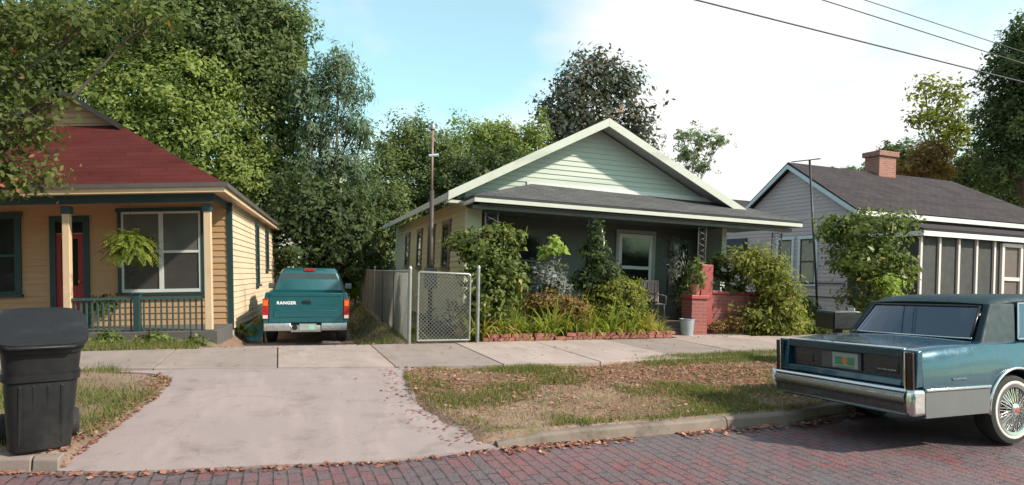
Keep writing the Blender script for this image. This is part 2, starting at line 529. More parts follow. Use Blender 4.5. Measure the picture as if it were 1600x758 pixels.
# sidewalk slabs with open joints
mb = MB()
s = -12.0
kk = 0
while s < 24:
    s1 = s + 1.5
    g = .008
    off = rnd.uniform(-.006, .006)
    for (a, bq) in ((s + g, s1 - g),):
        f0, f1 = float(front_n(a)), float(front_n(bq))
        b0, b1 = float(back_n(a)), float(back_n(bq))
        z = .262 + off
        mb.hexa([(a, f0, z - .13), (bq, f1, z - .13), (a, b0, z - .13), (bq, b1, z - .13),
                 (a, f0, z), (bq, f1, z + rnd.uniform(-.005, .005)), (a, b0, z + .004), (bq, b1, z + .004)])
    s = s1
o = structure(mb.build('sidewalk', m_walk, bevel=.008)); o.rotation_euler.z = R(20)
# garden path from the sidewalk to the porch steps
mb = MB().hexa([(7.72, 11.21, .1), (9.6, 11.21, .1), (7.75, 12.5, .1), (9.3, 12.5, .1), (7.72, 11.21, .268), (9.6, 11.21, .268), (7.75, 12.5, .27), (9.3, 12.5, .27)])
o = structure(mb.build('garden_path', m_walk, bevel=.01)); o.rotation_euler.z = R(20)
# driveway beside the left house: two worn concrete strips read as one
grid_obj('driveway', [-1.15, -.8, -.3, .3, .9, 1.2, 1.3], list(np.arange(11.2, 32, .35)), lambda s, n: float(gz(s + .55 + .06 * (n - 14) - .55, n)) * 0 + (.235 - .318 * float(ss(n, 11.3, 12.9))) + .02, m_drive)
# kerb stones
mb = MB()
def kerb_run(a, bq, step, h0=1.0):
    s = a
    first = True
    while s < bq - .05:
        s1 = min(bq, s + step * rnd.uniform(.9, 1.1))
        sub = max(1, int((s1 - s) / .4))
        for q in range(sub):
            u0, u1 = s + (s1 - s) * q / sub, s + (s1 - s) * (q + 1) / sub
            if q == 0: u0 += .006
            if q == sub - 1: u1 -= .006
            n0, n1 = float(kerb_n(u0)) + .012 * math.sin(u0 * 9.1), float(kerb_n(u1)) + .012 * math.sin(u1 * 9.1)
            H0 =   .11 * min(1, .45 + abs(u0 - a) * .9) if h0 < 1 else .11
            H1 =   .11 * min(1, .45 + abs(u1 - a) * .9) if h0 < 1 else .11
            mb.add([(u0, n0, -.05), (u1, n1, -.05), (u1, n1 + .02, H1 - .02), (u0, n0 + .02, H0 - .02), (u1, n1 + .05, H1), (u0, n0 + .05, H0), (u1, n1 + .17, H1 + .004), (u0, n0 + .17, H0 + .004), (u1, n1 + .17, -.05), (u0, n0 + .17, -.05)],
                   [(0, 1, 2, 3), (3, 2, 4, 5), (5, 4, 6, 7), (7, 6, 8, 9), (0, 3, 5, 7, 9), (1, 8, 6, 4, 2)])
        s = s1
kerb_run(1.86, 28, 2.4, .5)
o = structure(mb.build('kerb', m_kerb)); o.rotation_euler.z = R(20)
mb = MB()
kerb_run(-24, -1.54, 2.4)
o = structure(mb.build('kerb', concrete('pale_kerb', (.22, .17, .155)), bevel=.01)); o.rotation_euler.z = R(20)

# ------------------------------------------------------------------ building kit
def wmap(p0, p1, shear=0.0):
    """wall coordinates (along, outwards, up) -> house coordinates; outwards is to the right of p0->p1"""
    p0, p1 = Vector((p0[0], p0[1], 0)), Vector((p1[0], p1[1], 0))
    d = (p1 - p0).normalized(); out = Vector((d.y, -d.x, 0))
    def f(v):
        p = p0 + d * v[0] + out * v[1]
        return Vector((p.x + shear * p.y, p.y, v[2]))
    return f
def boards(mb, t0, t1, z0, z1, h=.125, gable=None, lip=.022):
    """lapped boards; gable=(t_apex, z_apex, zl, zr): roof line over [t0,t1] from zl up to the apex and down to zr"""
    z = z0
    def lim(zz):
        if not gable: return t0, t1
        ta, za, zl, zr = gable
        a = t0 if zz <= zl else t0 + (ta - t0) * (zz - zl) / (za - zl)
        bq = t1 if zz <= zr else t1 - (t1 - ta) * (zz - zr) / (za - zr)
        return a, bq
    top = gable[1] - .02 if gable else z1
    while z < top - .02:
        zt = min(z + h, top)
        a0, b0 = lim(z); a1, b1 = lim(zt)
        w0 = rnd.uniform(-.0025, .0025)
        mb.hexa([(a0, lip + w0, z), (b0, lip + w0, z), (a0, -.03, z), (b0, -.03, z), (a1, .004, zt), (b1, .004, zt), (a1, -.03, zt), (b1, -.03, zt)])
        z = zt
    # core behind the boards
    if gable:
        ta, za, zl, zr = gable
        mb.prism([(t0, z0), (t1, z0), (t1, zr), (ta, za - .03), (t0, zl)], -.12, -.031, 'y')
    else:
        mb.box(t0, t1, -.12, -.031, z0, z1)
    return mb
def window(parent, wm, t0, t1, z0, z1, m_case, m_sash, m_glass, casing=.1, split=1, rail=True, blind=None, sill=True):
    """outer casing t0..t1, z0..z1; the casing is the part, sashes and panes are its pieces"""
    c = casing
    mb = MB(wm)
    mb.box(t0, t0 + c, -.02, .055, z0 + .05, z1 - c).box(t1 - c, t1, -.02, .055, z0 + .05, z1 - c)
    mb.box(t0 - .03, t1 + .03, -.02, .062, z1 - c, z1)
    mb.box(t0 - .04, t1 + .04, -.02, .10, z0, z0 + .05)
    w = mb.build('window', m_case, parent)
    n = split
    W = (t1 - t0 - 2 * c) / n
    sb = MB(wm); gl = MB(wm); lo = MB(wm)
    zb, zt = z0 + .05, z1 - c
    for k in range(n):
        a = t0 + c + W * k; bq = a + W
        f = .045
        sb.box(a, a + f, -.02, .044, zb, zt).box(bq - f, bq, -.02, .044, zb, zt)
        sb.box(a + f, bq - f, -.02, .044, zb, zb + f + .02).box(a + f, bq - f, -.02, .044, zt - f, zt)
        if rail:
            zm = (zb + zt) / 2
            sb.box(a + f, bq - f, -.02, .041, zm - .025, zm + .025)
        if isinstance(m_glass, tuple):
            lo.box(a + f - .005, bq - f + .005, .024, .028, zb + f, zm); gl.box(a + f - .005, bq - f + .005, .027, .031, zm, zt - f + .005)
        else: gl.box(a + f - .005, bq - f + .005, .024, .028, zb + f, zt - f + .005)
    sb.build('sash', m_sash, w)
    gl.build('pane', m_glass[0] if isinstance(m_glass, tuple) else m_glass, w)
    if isinstance(m_glass, tuple): lo.build('pane', m_glass[1], w)
    return w

m_glass = plain('window_glass', (.014, .016, .017), .06, var=.4, scale=1.5, spec=.4)
m_glass_pale = plain('curtained_glass', (.13, .13, .125), .14, var=.3, scale=1.6, spec=.5)
m_curtain = plain('curtain_glass', (.20, .21, .17), .25, var=.45, scale=3.0, spec=.6)
m_tan = siding('tan_siding', (.48, .282, .152), (.50, .36, .22), .3)
m_tan_sunlit = siding('sunlit_tan_siding', (.70, .53, .37), (.60, .47, .35), .3)  # same tan paint lightened: sunlight on the side wall put into the colour
m_tan_trim = plain('tan_trim', (.60, .43, .28), .55, var=.08, dirt=(.4, .3, .2))
m_teal = plain('teal_trim', (.018, .050, .055), .5, var=.15)
m_white = plain('white_paint', (.62, .62, .60), .5, var=.06, dirt=(.45, .42, .36))
m_redroof = shingle('red_shingle', (.066, .0125, .0115), (.092, .019, .017), .9, .16, gap=.8)
m_red = plain('red_door_paint', (.30, .025, .03), .4, var=.12)
m_dark = plain('dark_wood', (.035, .028, .025), .6)

# ------------------------------------------------------------------ left house: tan boards, teal trim, red roof
LK = -.27
LF = Frame((-5.04, 11.2, .30), 0, 2.0, LK)
LH = thing('house', 'tan weatherboard house with dark red hipped roof, teal trim and a railed front porch', 'house', matrix=LF.matrix())
sh = lambda v: (v[0] + LK * v[1], v[1], v[2])
wf = wmap((-7.1, 1.8), (-.14, 1.8), LK)
wr = wmap((-.14, 1.8), (-.14, 12.2), LK)
wl = wmap((-7.1, 12.2), (-7.1, 1.8), LK)
wb_ = wmap((-.14, 12.2), (-7.1, 12.2), LK)
mb = MB(wf); boards(mb, 0, 6.96, .12, 2.66); mb.build('front_wall', m_tan, LH)
mb = MB(wr); boards(mb, 0, 10.4, .02, 2.70); mb.build('side_wall', m_tan_sunlit, LH)
mb = MB(wl); boards(mb, 0, 10.4, .02, 2.70); mb.build('side_wall', m_tan, LH)
mb = MB(wb_); boards(mb, 0, 6.96, .02, 2.70); mb.build('back_wall', m_tan, LH)
MB(wr).box(-.02, .055, -.005, .04, .0, 2.66).build('corner_board', m_teal, LH)
MB(wf).box(6.90, 6.995, -.02, .035, .12, 2.62).build('corner_board', m_teal, LH)
MB(sh).box(-7.1, -.16, 1.82, 12.2, -.6, .02).build('foundation', m_found, LH)
MB(sh).box(-7.1, -.12, .18, 1.78, -.45, .13).build('porch_floor', plain('porch_boards', (.10, .09, .085), .7), LH, bevel=.01)
# roof
e0, ez = .10, 2.72
rf = MB(sh)
rf.slab([(-7.35, -.04, ez), (e0, -.04, ez), (-2.4, 2.0, 4.24), (-4.85, 2.0, 4.24)], .07)
rf.slab([(e0, -.04, ez), (e0, 12.5, ez), (-2.4, 10.6, 4.24), (-3.62, 10.6, 4.99), (-3.62, 1.86, 4.99), (-2.4, 2.0, 4.24)], .07)
rf.slab([(-7.35, 12.5, ez), (-7.35, -.04, ez), (-4.85, 2.0, 4.24), (-3.62, 1.86, 4.99), (-3.62, 10.6, 4.99), (-4.85, 10.6, 4.24)], .07)
rf.slab([(e0, 12.5, ez), (-7.35, 12.5, ez), (-4.85, 10.6, 4.24), (-2.4, 10.6, 4.24)], .07)
roof = rf.build('roof', m_redroof, LH)
# small gable over the hip
g = MB(lambda v: sh((v[0] - 4.85, 2.12 - v[1], v[2])))
boards(g, 0, 2.45, 4.2, 4.9, .12, (1.225, 4.93, 4.2, 4.2))
g.build('gable_wall', m_tan, roof)
rk = MB(sh)
for (a, z, a2, z2) in ((-2.30, 4.18, -3.62, 4.99), (-4.94, 4.18, -3.62, 4.99)):
    rk.slab([(a, 1.80, z + .02), (a, 2.2, z + .02), (a2, 2.2, z2 + .02), (a2, 1.80, z2 + .02)], .10)
rk.build('rake_board', m_dark, roof)
# eaves: soffit, fascia, gutter edge
ev = MB(sh)
ev.box(-7.33, e0 - .02, -.045, -.012, 2.57, 2.70)
ev.box(e0 - .05, e0 - .017, -.012, 12.46, 2.57, 2.70)
ev.build('fascia', m_tan_trim, LH)
MB(sh).box(-7.33, e0 - .051, -.011, 12.46, 2.585, 2.61).build('soffit', m_tan_trim, LH)
MB(sh).box(-7.36, e0 + .05, -.085, -.046, 2.66, 2.735).box(e0 - .016, e0 + .035, -.046, 12.5, 2.66, 2.735).build('drip_edge', plain('eave_edge', (.10, .085, .085), .5), LH)
MB(sh).box(-7.0, -.17, .245, .355, 2.44, 2.583).build('beam', m_teal, LH)
MB(sh).box(-.24, -.17, .356, 1.77, 2.46, 2.583).build('beam', m_teal, LH)
for a in (-.29, -2.82, -5.4):
    p = MB(sh).box(a - .065, a + .065, .235, .365, .14, 2.26).build('porch_post', m_tan_trim, LH, bevel=.008)
    MB(sh).box(a - .085, a + .085, .215, .385, 2.26, 2.398).build('capital', m_teal, p, bevel=.01)
    MB(sh).box(a - .085, a + .085, .215, .385, -.10, .14).build('post_base', m_teal, p, bevel=.01)
rl = MB(sh)
for (a0, a1) in ((-2.74, -1.645), (-1.515, -.37)):
    rl.box(a0, a1, .26, .34, .70, .745).box(a0, a1, .275, .325, .06, .105)
    n = 11
    for i in range(n):
        a = a0 + (a1 - a0) * (i + .5) / n
        rl.box(a - .015, a + .015, .285, .315, .105, .70)
rl = rl.build('railing', plain('teal_rail', (.038, .078, .075), .5, var=.2), LH)
MB(sh).box(-1.64, -1.52, .24, .36, -.05, .80).box(-1.66, -1.50, .22, .38, .80, .83).build('newel_post', m_teal, rl, bevel=.006)
# skirt under the porch edge
MB(sh).box(-2.7, -.4, .19, .21, -.3, .02).build('porch_skirt', plain('skirt_paint', (.16, .20, .24), .6), LH)
A = lambda a: a + 7.1
window(LH, wf, A(-2.42), A(-.66), .74, 2.50, m_teal, m_white, (m_glass_pale, plain('screened_glass', (.055, .052, .05), .3, var=.3, scale=2, spec=.4)), casing=.075, split=2)
window(LH, wf, A(-6.2), A(-4.38), .74, 2.46, m_teal, m_teal, m_glass, casing=.09, split=2)
d = MB(wf)
d.box(A(-3.80), A(-3.68), -.02, .05, .13, 2.24).box(A(-3.12), A(-3.0), -.02, .05, .13, 2.24).box(A(-3.80), A(-3.0), -.02, .055, 2.24, 2.36)
dr = d.build('door', m_teal, LH)
MB(wf).box(A(-3.68), A(-3.12), -.02, .026, .14, .95).box(A(-3.68), A(-3.57), -.02, .026, .95, 1.9).box(A(-3.23), A(-3.12), -.02, .026, .95, 1.9).box(A(-3.68), A(-3.12), -.02, .026, 1.9, 2.0).build('door_leaf', m_red, dr)
MB(wf).box(A(-3.57), A(-3.23), .0, .024, .95, 1.9).box(A(-3.68), A(-3.12), .0, .024, 2.02, 2.24).build('pane', m_glass, dr)
MB(wf).box(A(-3.22), A(-3.18), .026, .07, 1.0, 1.05).build('handle', plain('brass', (.5, .36, .15), .3, 1), dr)
window(LH, wr, 3.75, 4.35, .80, 2.45, m_teal, m_teal, m_glass, casing=.06)
window(LH, wr, 6.0, 6.7, 1.2, 2.45, m_teal, m_teal, m_glass, casing=.06)

# ------------------------------------------------------------------ green house
m_mint = siding('mint_siding', (.42, .465, .405), (.54, .53, .46), .65)
m_olive = siding('olive_side_siding', (.42, .38, .21), (.30, .26, .15), .5)
m_cream = plain('cream_trim', (.44, .45, .40), .55, var=.10, dirt=(.40, .38, .28), dirt_amt=.5)
m_greyroof = shingle('grey_shingle', (.072, .070, .073), (.105, .102, .103))
m_porchwall = siding('shaded_porch_siding', (.095, .105, .092), (.085, .088, .078), .4)  # wall colour darkened to carry the porch shade
m_soffit = plain('grey_soffit', (.36, .37, .37), .7)
m_iron = plain('black_iron', (.022, .022, .024), .5)
def brickmat(name, c1, c2, mort, w=.21, h=.075, ms=.01):
    m, t, b = nodemat(name)
    o = objco(t)
    sx = t.nodes.new('ShaderNodeSeparateXYZ'); L(t, o, sx.inputs[0])
    ad = t.nodes.new('ShaderNodeMath'); ad.operation = 'ADD'; L(t, sx.outputs['X'], ad.inputs[0]); L(t, sx.outputs['Y'], ad.inputs[1])
    cb = t.nodes.new('ShaderNodeCombineXYZ'); L(t, ad.outputs[0], cb.inputs['X']); L(t, sx.outputs['Z'], cb.inputs['Y'])
    br = t.nodes.new('ShaderNodeTexBrick'); L(t, cb.outputs[0], br.inputs['Vector'])
    br.inputs['Scale'].default_value = 1; br.inputs['Brick Width'].default_value = w; br.inputs['Row Height'].default_value = h; br.inputs['Mortar Size'].default_value = ms
    br.inputs['Color1'].default_value = tuple(c1) + (1,); br.inputs['Color2'].default_value = tuple(c2) + (1,); br.inputs['Mortar'].default_value = tuple(mort) + (1,)
    c = mixrgb(t, rampf(t, noise(t, o, 4, 6, .7), .45, .75, 0, .5), br.outputs['Color'], mul(c1, .6))
    L(t, c, b.inputs['Base Color']); b.inputs['Roughness'].default_value = .85
    bump(t, b, br.outputs['Fac'], -.6, .01)
    return m
m_redbrick = brickmat('red_porch_brick', (.27, .062, .055), (.19, .05, .046), (.22, .11, .095))
m_redpaint = plain('red_paint', (.29, .048, .05), .5, var=.15, dirt=(.3, .08, .08))

GF = Frame((-.69, 12.6, .27), 18, -1.5)
GH = thing('house', 'mint green bungalow with wide front gable and a shaded porch under a low grey roof', 'house', matrix=GF.matrix())
wl = wmap((0, 12.2), (0, 1.2)); wf = wmap((0, 2.2), (6.6, 2.2)); wr = wmap((6.6, 1.2), (6.6, 12.2)); wbk = wmap((6.6, 12.2), (0, 12.2))
mb = MB(wl); boards(mb, 0, 11, .0, 2.86); mb.build('side_wall', m_olive, GH)
mb = MB(wr); boards(mb, 0, 11, .0, 2.86); mb.build('side_wall', m_mint, GH)
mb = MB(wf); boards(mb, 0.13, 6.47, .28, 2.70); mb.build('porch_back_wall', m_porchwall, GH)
mb = MB(wbk); boards(mb, 0, 6.6, .0, 2.86); mb.build('back_wall', m_mint, GH)
MB().box(-.03, .30, 1.04, 1.19, .0, 2.64).build('corner_pier', plain('pier_paint', (.52, .50, .33), .6, dirt=(.3, .28, .18)), GH)
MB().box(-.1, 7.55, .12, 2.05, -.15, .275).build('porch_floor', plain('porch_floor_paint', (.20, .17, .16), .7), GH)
MB().box(.0, 7.55, .12, 2.17, 2.62, 2.645).build('porch_ceiling', plain('ceiling_paint', (.09, .10, .095), .7), GH)  # ceiling colour darkened too, to deepen the porch shade
# gable wall and roof
AP, AZ = 3.12, 4.86
ELa, ELz, ERa, ERz = -.47, 2.92, 6.95, 3.03
gm = wmap((0, 1.40), (6.6, 1.40))
zl = ELz + (AZ - ELz) * (0 - ELa) / (AP - ELa) - .14; zr = ERz + (AZ - ERz) * (ERa - 6.6) / (ERa - AP) - .14
mb = MB(gm); boards(mb, 0, 6.6, 2.66, 4.7, .115, (AP, AZ - .14, zl, zr)); mb.build('gable_wall', m_mint, GH)
rf = MB()
rf.slab([(ELa, .86, ELz), (ELa, 12.5, ELz), (AP, 12.5, AZ), (AP, .86, AZ)], .05)
rf.slab([(ERa, 12.5, ERz), (ERa, .86, ERz), (AP, .86, AZ), (AP, 12.5, AZ)], .05)
roof = rf.build('roof', m_greyroof, GH)
sf = MB()
sf.slab([(ELa + .03, .93, ELz - .055), (ELa + .03, 12.4, ELz - .055), (AP, 12.4, AZ - .055), (AP, .93, AZ - .055)], .03)
sf.slab([(ERa - .03, 12.4, ERz - .055), (ERa - .03, .93, ERz - .055), (AP, .93, AZ - .055), (AP, 12.4, AZ - .055)], .03)
sf.build('soffit', m_soffit, GH)
def rake(a0, z0, a1, z1, w=.19):
    return MB().prism([(a0, z0), (a1, z1), (a1, z1 - w), (a0, z0 - w)], .845, .89, 'y')
rake(ELa - .02, ELz + .012, AP, AZ + .012).build('rake_board', m_cream, GH, bevel=.004)
rake(ERa + .02, ERz + .012, AP, AZ + .012).build('rake_board', m_cream, GH, bevel=.004)
MB().box(ELa - .02, ELa + .015, .92, 12.45, ELz - .15, ELz - .004).build('fascia', m_cream, GH)
MB().box(ERa - .015, ERa + .02, .92, 12.45, ERz - .15, ERz - .004).build('fascia', m_cream, GH)
# eave returns at the foot of the gable
MB().box(ELa, .05, .90, 1.17, ELz - .22, ELz - .16).build('eave_return', m_cream, GH)
# porch roof
PZ = 2.79
pr = MB()
pr.slab([(-.16, -.03, PZ), (7.80, -.03, PZ), (7.0, 1.39, 3.25), (1.55, 1.39, 3.32)], .05)
pr.slab([(-.16, 1.39, PZ + .03), (-.16, -.03, PZ), (1.55, 1.39, 3.32)], .05)
pr.slab([(7.80, -.03, PZ), (7.80, 2.3, PZ), (6.65, 2.3, 3.22), (7.0, 1.39, 3.25)], .05)
pr.build('porch_roof', m_greyroof, GH)
MB().box(1.4, 6.6, 1.362, 1.374, 3.23, 3.36).build('flashing', m_white, GH)
MB().box(-.15, 7.79, -.028, .01, 2.655, 2.735).box(-.15, -.115, .011, 1.15, 2.655, 2.735).box(7.755, 7.79, .011, 2.25, 2.655, 2.735).build('porch_fascia', m_cream, GH, bevel=.003)
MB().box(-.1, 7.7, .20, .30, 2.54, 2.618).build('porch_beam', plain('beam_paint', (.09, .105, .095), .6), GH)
# porch door: white storm door in a pale casing
d = MB(wf)
d.box(4.09, 4.17, -.02, .05, .28, 2.42).box(5.12, 5.20, -.02, .05, .28, 2.42).box(4.09, 5.20, -.02, .052, 2.42, 2.50)
dr = d.build('door', plain('door_casing', (.30, .34, .31), .6), GH)
s = MB(wf)
s.box(4.17, 4.26, -.02, .035, .29, 2.4).box(5.03, 5.12, -.02, .035, .29, 2.4).box(4.26, 5.03, -.02, .035, 2.3, 2.4).box(4.26, 5.03, -.02, .035, 1.52, 1.60).box(4.26, 5.03, -.02, .03, .29, .86)
s.build('storm_door', m_white, dr)
MB(wf).box(4.255, 5.035, .024, .028, .86, 1.52).box(4.255, 5.035, .024, .028, 1.60, 2.3).build('pane', m_glass, dr)
MB(wf).box(5.05, 5.08, .035, .075, 1.15, 1.25).build('handle', m_iron, dr)
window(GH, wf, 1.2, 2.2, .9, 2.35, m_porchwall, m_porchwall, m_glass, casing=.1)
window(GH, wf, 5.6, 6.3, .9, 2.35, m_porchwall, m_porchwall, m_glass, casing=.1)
B = lambda bq: 12.2 - bq
for (b1, b0) in ((3.5, 2.6), (5.4, 4.5), (7.2, 6.4), (9.6, 8.7)):
    window(GH, wl, B(b1), B(b0), 1.3, 2.5, plain('brown_casing', (.16, .11, .07), .6), m_dark, m_glass, casing=.1)
# wrought iron porch posts
def iron_post(a, z0, z1, w=.26):
    p = MB()
    for q in (0, w): p.box(a + q - .012, a + q + .012, .20, .224, z0, z1)
    n = int((z1 - z0) / .26)
    for i in range(n):
        za = z0 + (z1 - z0) * i / n; zb = z0 + (z1 - z0) * (i + 1) / n
        pts = [(a + w * (.5 + .46 * math.sin(math.pi * 2 * k / 10) * (1 if i % 2 else -1)), .212, za + (zb - za) * k / 10) for k in range(11)]
        p.tube(pts, .008, 5)
        pts = [(a + w * (.5 - .46 * math.sin(math.pi * 2 * k / 10) * (1 if i % 2 else -1)), .212, za + (zb - za) * k / 10) for k in range(11)]
        p.tube(pts, .008, 5)
    p.build('iron_post', m_iron, GH)
iron_post(2.42, .276, 2.5); iron_post(5.13, 1.72, 2.5, .2); iron_post(7.15, .276, 2.5); iron_post(.15, .276, 2.5)
# red brick porch wall, pillar, pedestal, steps
MB().box(5.10, 5.40, -.02, .30, -.2, 1.66).build('porch_pillar', m_redpaint, GH, bevel=.01)
bw = MB().box(5.405, 7.6, .02, .24, -.2, 1.02).build('porch_wall', m_redbrick, GH)
MB().box(5.405, 7.62, -.02, .28, 1.023, 1.09).build('coping', m_redpaint, bw, bevel=.008)
pd = MB().box(4.70, 5.095, -.30, .10, -.2, .90).build('step_pedestal', m_redbrick, GH)
MB().box(4.66, 5.095, -.34, .10, .903, .98).build('coping', m_redpaint, pd, bevel=.008)
MB().box(3.5, 4.495, -.60, -.25, -.25, .07).box(3.5, 4.495, -.245, .115, -.25, .18).build('porch_steps', m_redbrick, GH, bevel=.008)

# ------------------------------------------------------------------ grey house on the right
m_pinkgrey = siding('pinkish_grey_siding', (.405, .350, .370), (.33, .295, .305), .4)
m_brownroof = shingle('brown_shingle', (.042, .034, .037), (.062, .050, .054))
m_bluewhite = plain('pale_blue_trim', (.45, .53, .60), .5, var=.08)
m_screen = plain('dark_screen', (.035, .034, .034), .75, var=.35, scale=3)
YF = Frame((10.97, 17.04, .3), 20, -1.0)
YH = thing('house', 'pinkish grey side gabled house with brown roof, brick chimney and dark screened porch', 'house', matrix=YF.matrix())
wg = wmap((0, 11), (0, 2.4)); wf = wmap((0, 2.4), (9.6, 2.4))
mb = MB(wg); boards(mb, 0, 8.6, .25, 3.2); mb.build('side_wall', m_pinkgrey, YH)
mb = MB(wmap((0.02, 7.2), (0.02, 2.4))); boards(mb, 0, 4.8, 3.2, 5.0, .125, (2.4, 4.92, 3.32, 3.32)); mb.build('gable_wall', m_pinkgrey, YH)
mb = MB(wf); boards(mb, 0, 9.6, .5, 3.3); mb.build('front_wall', m_pinkgrey, YH)
mb = MB(wmap((9.6, 2.4), (9.6, 11))); boards(mb, 0, 8.6, .25, 3.3); mb.build('side_wall', m_pinkgrey, YH)
MB().box(0.01, 9.58, 2.42, 11, -.3, .25).build('foundation', m_found, YH)
rf = MB()
RZ = 5.08
rf.slab([(-.22, 2.0, 3.28), (9.9, 2.0, 3.28), (7.6, 4.8, RZ), (-.22, 4.8, RZ)], .08)
rf.slab([(9.9, 7.6, 3.28), (-.22, 7.6, 3.28), (-.22, 4.8, RZ), (7.6, 4.8, RZ)], .08)
rf.slab([(9.9, 2.0, 3.28), (9.9, 7.6, 3.28), (7.6, 4.8, RZ)], .08)
roof = rf.build('roof', m_brownroof, YH)
MB().slab([(-.5, 7.3, 3.5), (9.6, 7.3, 3.5), (9.6, 9.2, 4.35), (-.5, 9.2, 4.35)], .08).slab([(-.5, 11.3, 3.3), (9.6, 11.3, 3.3), (9.6, 9.2, 4.35), (-.5, 9.2, 4.35)], .08).build('rear_roof', m_brownroof, YH)
MB().prism([(1.95, 3.20), (4.8, 5.0), (7.65, 3.20), (7.65, 3.06), (4.8, 4.86), (1.95, 3.06)], -.25, -.215, 'x').build('rake_board', m_bluewhite, YH)
MB().box(-.2, 9.9, 1.965, 1.995, 3.10, 3.24).build('fascia', m_white, YH)
ch = MB().box(3.55, 4.35, 4.5, 5.1, 4.2, 5.62).box(3.48, 4.42, 4.43, 5.17, 5.62, 5.80).build('chimney', brickmat('chimney_brick', (.34, .12, .09), (.22, .08, .065), (.28, .2, .17)), roof, bevel=.01)
# porch
MB().slab([(-.25, -.12, 2.60), (9.9, -.12, 2.60), (9.9, 2.39, 3.08), (-.25, 2.39, 3.08)], .06).build('porch_roof', m_brownroof, YH)
MB().box(-.22, 9.88, -.11, -.075, 2.40, 2.53).box(-.22, -.185, -.074, 2.38, 2.40, 2.53).build('porch_fascia', m_white, YH)
MB().box(-.1, 9.6, .02, 2.38, .3, .55).build('porch_floor', m_found, YH)
MB().box(-.1, 3.10, .11, .125, .55, 2.40).box(4.0, 9.6, .11, .125, .55, 2.40).box(-.09, -.075, .125, 2.38, .55, 2.40).build('porch_screen', m_screen, YH)
m_pinkstud = plain('pinkish_white_stud', (.60, .52, .49), .6, var=.1)
for a in (-.07, .63, 1.37, 2.08, 2.81, 4.3, 5.1, 5.9, 6.7, 7.5, 8.3, 9.1):
    MB().box(a - .035, a + .035, .05, .108, .55, 2.40).build('porch_stud', m_pinkstud, YH)
d = MB().box(3.10, 3.20, .04, .13, .55, 2.36).box(3.88, 3.98, .04, .13, .55, 2.36).box(3.20, 3.88, .04, .13, 2.26, 2.36).box(3.20, 3.88, .05, .12, 1.30, 1.40).box(3.20, 3.88, .05, .12, .55, .8)
dr = d.build('screen_door', m_pinkstud, YH)
MB().box(3.20, 3.88, .10, .115, .8, 1.30).box(3.20, 3.88, .10, .115, 1.40, 2.26).build('screen', plain('brown_screen', (.10, .075, .065), .7), dr)
window(YH, wg, 11 - 5.40, 11 - 4.60, .95, 2.58, m_bluewhite, m_dark, m_curtain, casing=.1)
window(YH, wg, 11 - 4.42, 11 - 3.60, .95, 2.58, m_bluewhite, m_dark, m_curtain, casing=.1)
aw = MB(wg).hexa([(11 - 8.3, .55, 2.12), (11 - 6.9, .55, 2.12), (11 - 8.3, .0, 2.12), (11 - 6.9, .0, 2.12), (11 - 8.3, .50, 2.2), (11 - 6.9, .50, 2.2), (11 - 8.3, .02, 2.62), (11 - 6.9, .02, 2.62)])
aw.build('awning', plain('dark_blue_awning', (.03, .04, .05), .6), YH)
MB(wg).tube([(3.0, .06, 1.02), (8.5, .06, 1.06)], .02, 6).build('pipe', m_iron, YH)
MB(wg).tube([(3.0, .06, .62), (8.5, .06, .62)], .02, 6).build('pipe', m_iron, YH)

# ------------------------------------------------------------------ vehicles
def carpaint(name, col, metal=.35, rough=.32):
    m, t, b = nodemat(name)
    o = objco(t)
    c = mixrgb(t, noise(t, o, 2.2, 4), mul(col, .9), mul(col, 1.1))
    c = mixrgb(t, rampf(t, noise(t, o, 5, 6, .7), .55, .8, 0, .05), c, (.25, .22, .19))
    L(t, c, b.inputs['Base Color']); b.inputs['Metallic'].default_value = metal
    L(t, rampf(t, noise(t, o, 7, 5, .7), .3, .7, rough - .08, rough + .1), b.inputs['Roughness'])
    b.inputs['Coat Weight'].default_value = .7; b.inputs['Coat Roughness'].default_value = .05
    return m
m_blue = carpaint('blue_paint', (.005, .050, .085), .4, .24)
m_tealpaint = carpaint('teal_paint', (.001, .070, .085), .1, .4)
m_chrome = plain('chrome', (.62, .62, .62), .12, 1.0, var=.08)
m_clad = plain('silver_cladding', (.15, .15, .155), .42, .35, var=.1)
m_rubber = plain('tyre_rubber', (.018, .018, .018), .8, bmp=.2)
m_black = plain('black_trim', (.010, .011, .013), .35)
m_carglass, t, b = nodemat('blue_car_glass')
tp = t.nodes.new('ShaderNodeBsdfTransparent'); tp.inputs['Color'].default_value = (.62, .70, .74, 1)
gl_ = t.nodes.new('ShaderNodeBsdfGlossy'); gl_.inputs['Roughness'].default_value = .03; gl_.inputs['Color'].default_value = (.75, .85, 1, 1)
lw = t.nodes.new('ShaderNodeFresnel'); lw.inputs['IOR'].default_value = 1.55
mx = t.nodes.new('ShaderNodeMixShader')
ma = t.nodes.new('ShaderNodeMath'); ma.operation = 'ADD'; ma.inputs[1].default_value = .10; L(t, lw.outputs[0], ma.inputs[0]); L(t, ma.outputs[0], mx.inputs['Fac'])
L(t, tp.outputs[0], mx.inputs[1]); L(t, gl_.outputs[0], mx.inputs[2]); L(t, mx.outputs[0], t.nodes['Material Output'].inputs['Surface'])
m_whitewall = plain('whitewall', (.62, .60, .56), .6)
m_taildark = plain('dark_tail_lamp', (.012, .003, .004), .2, spec=.5)
m_vinyl = plain('dark_vinyl', (.010, .028, .036), .6, var=.15, bmp=.25, bscale=160, spec=.3)
m_plate = plain('plate_white', (.27, .29, .28), .4, var=.1)
m_plategreen = plain('plate_green', (.05, .19, .11), .4)
m_plateorange = plain('plate_orange', (.50, .16, .04), .4)

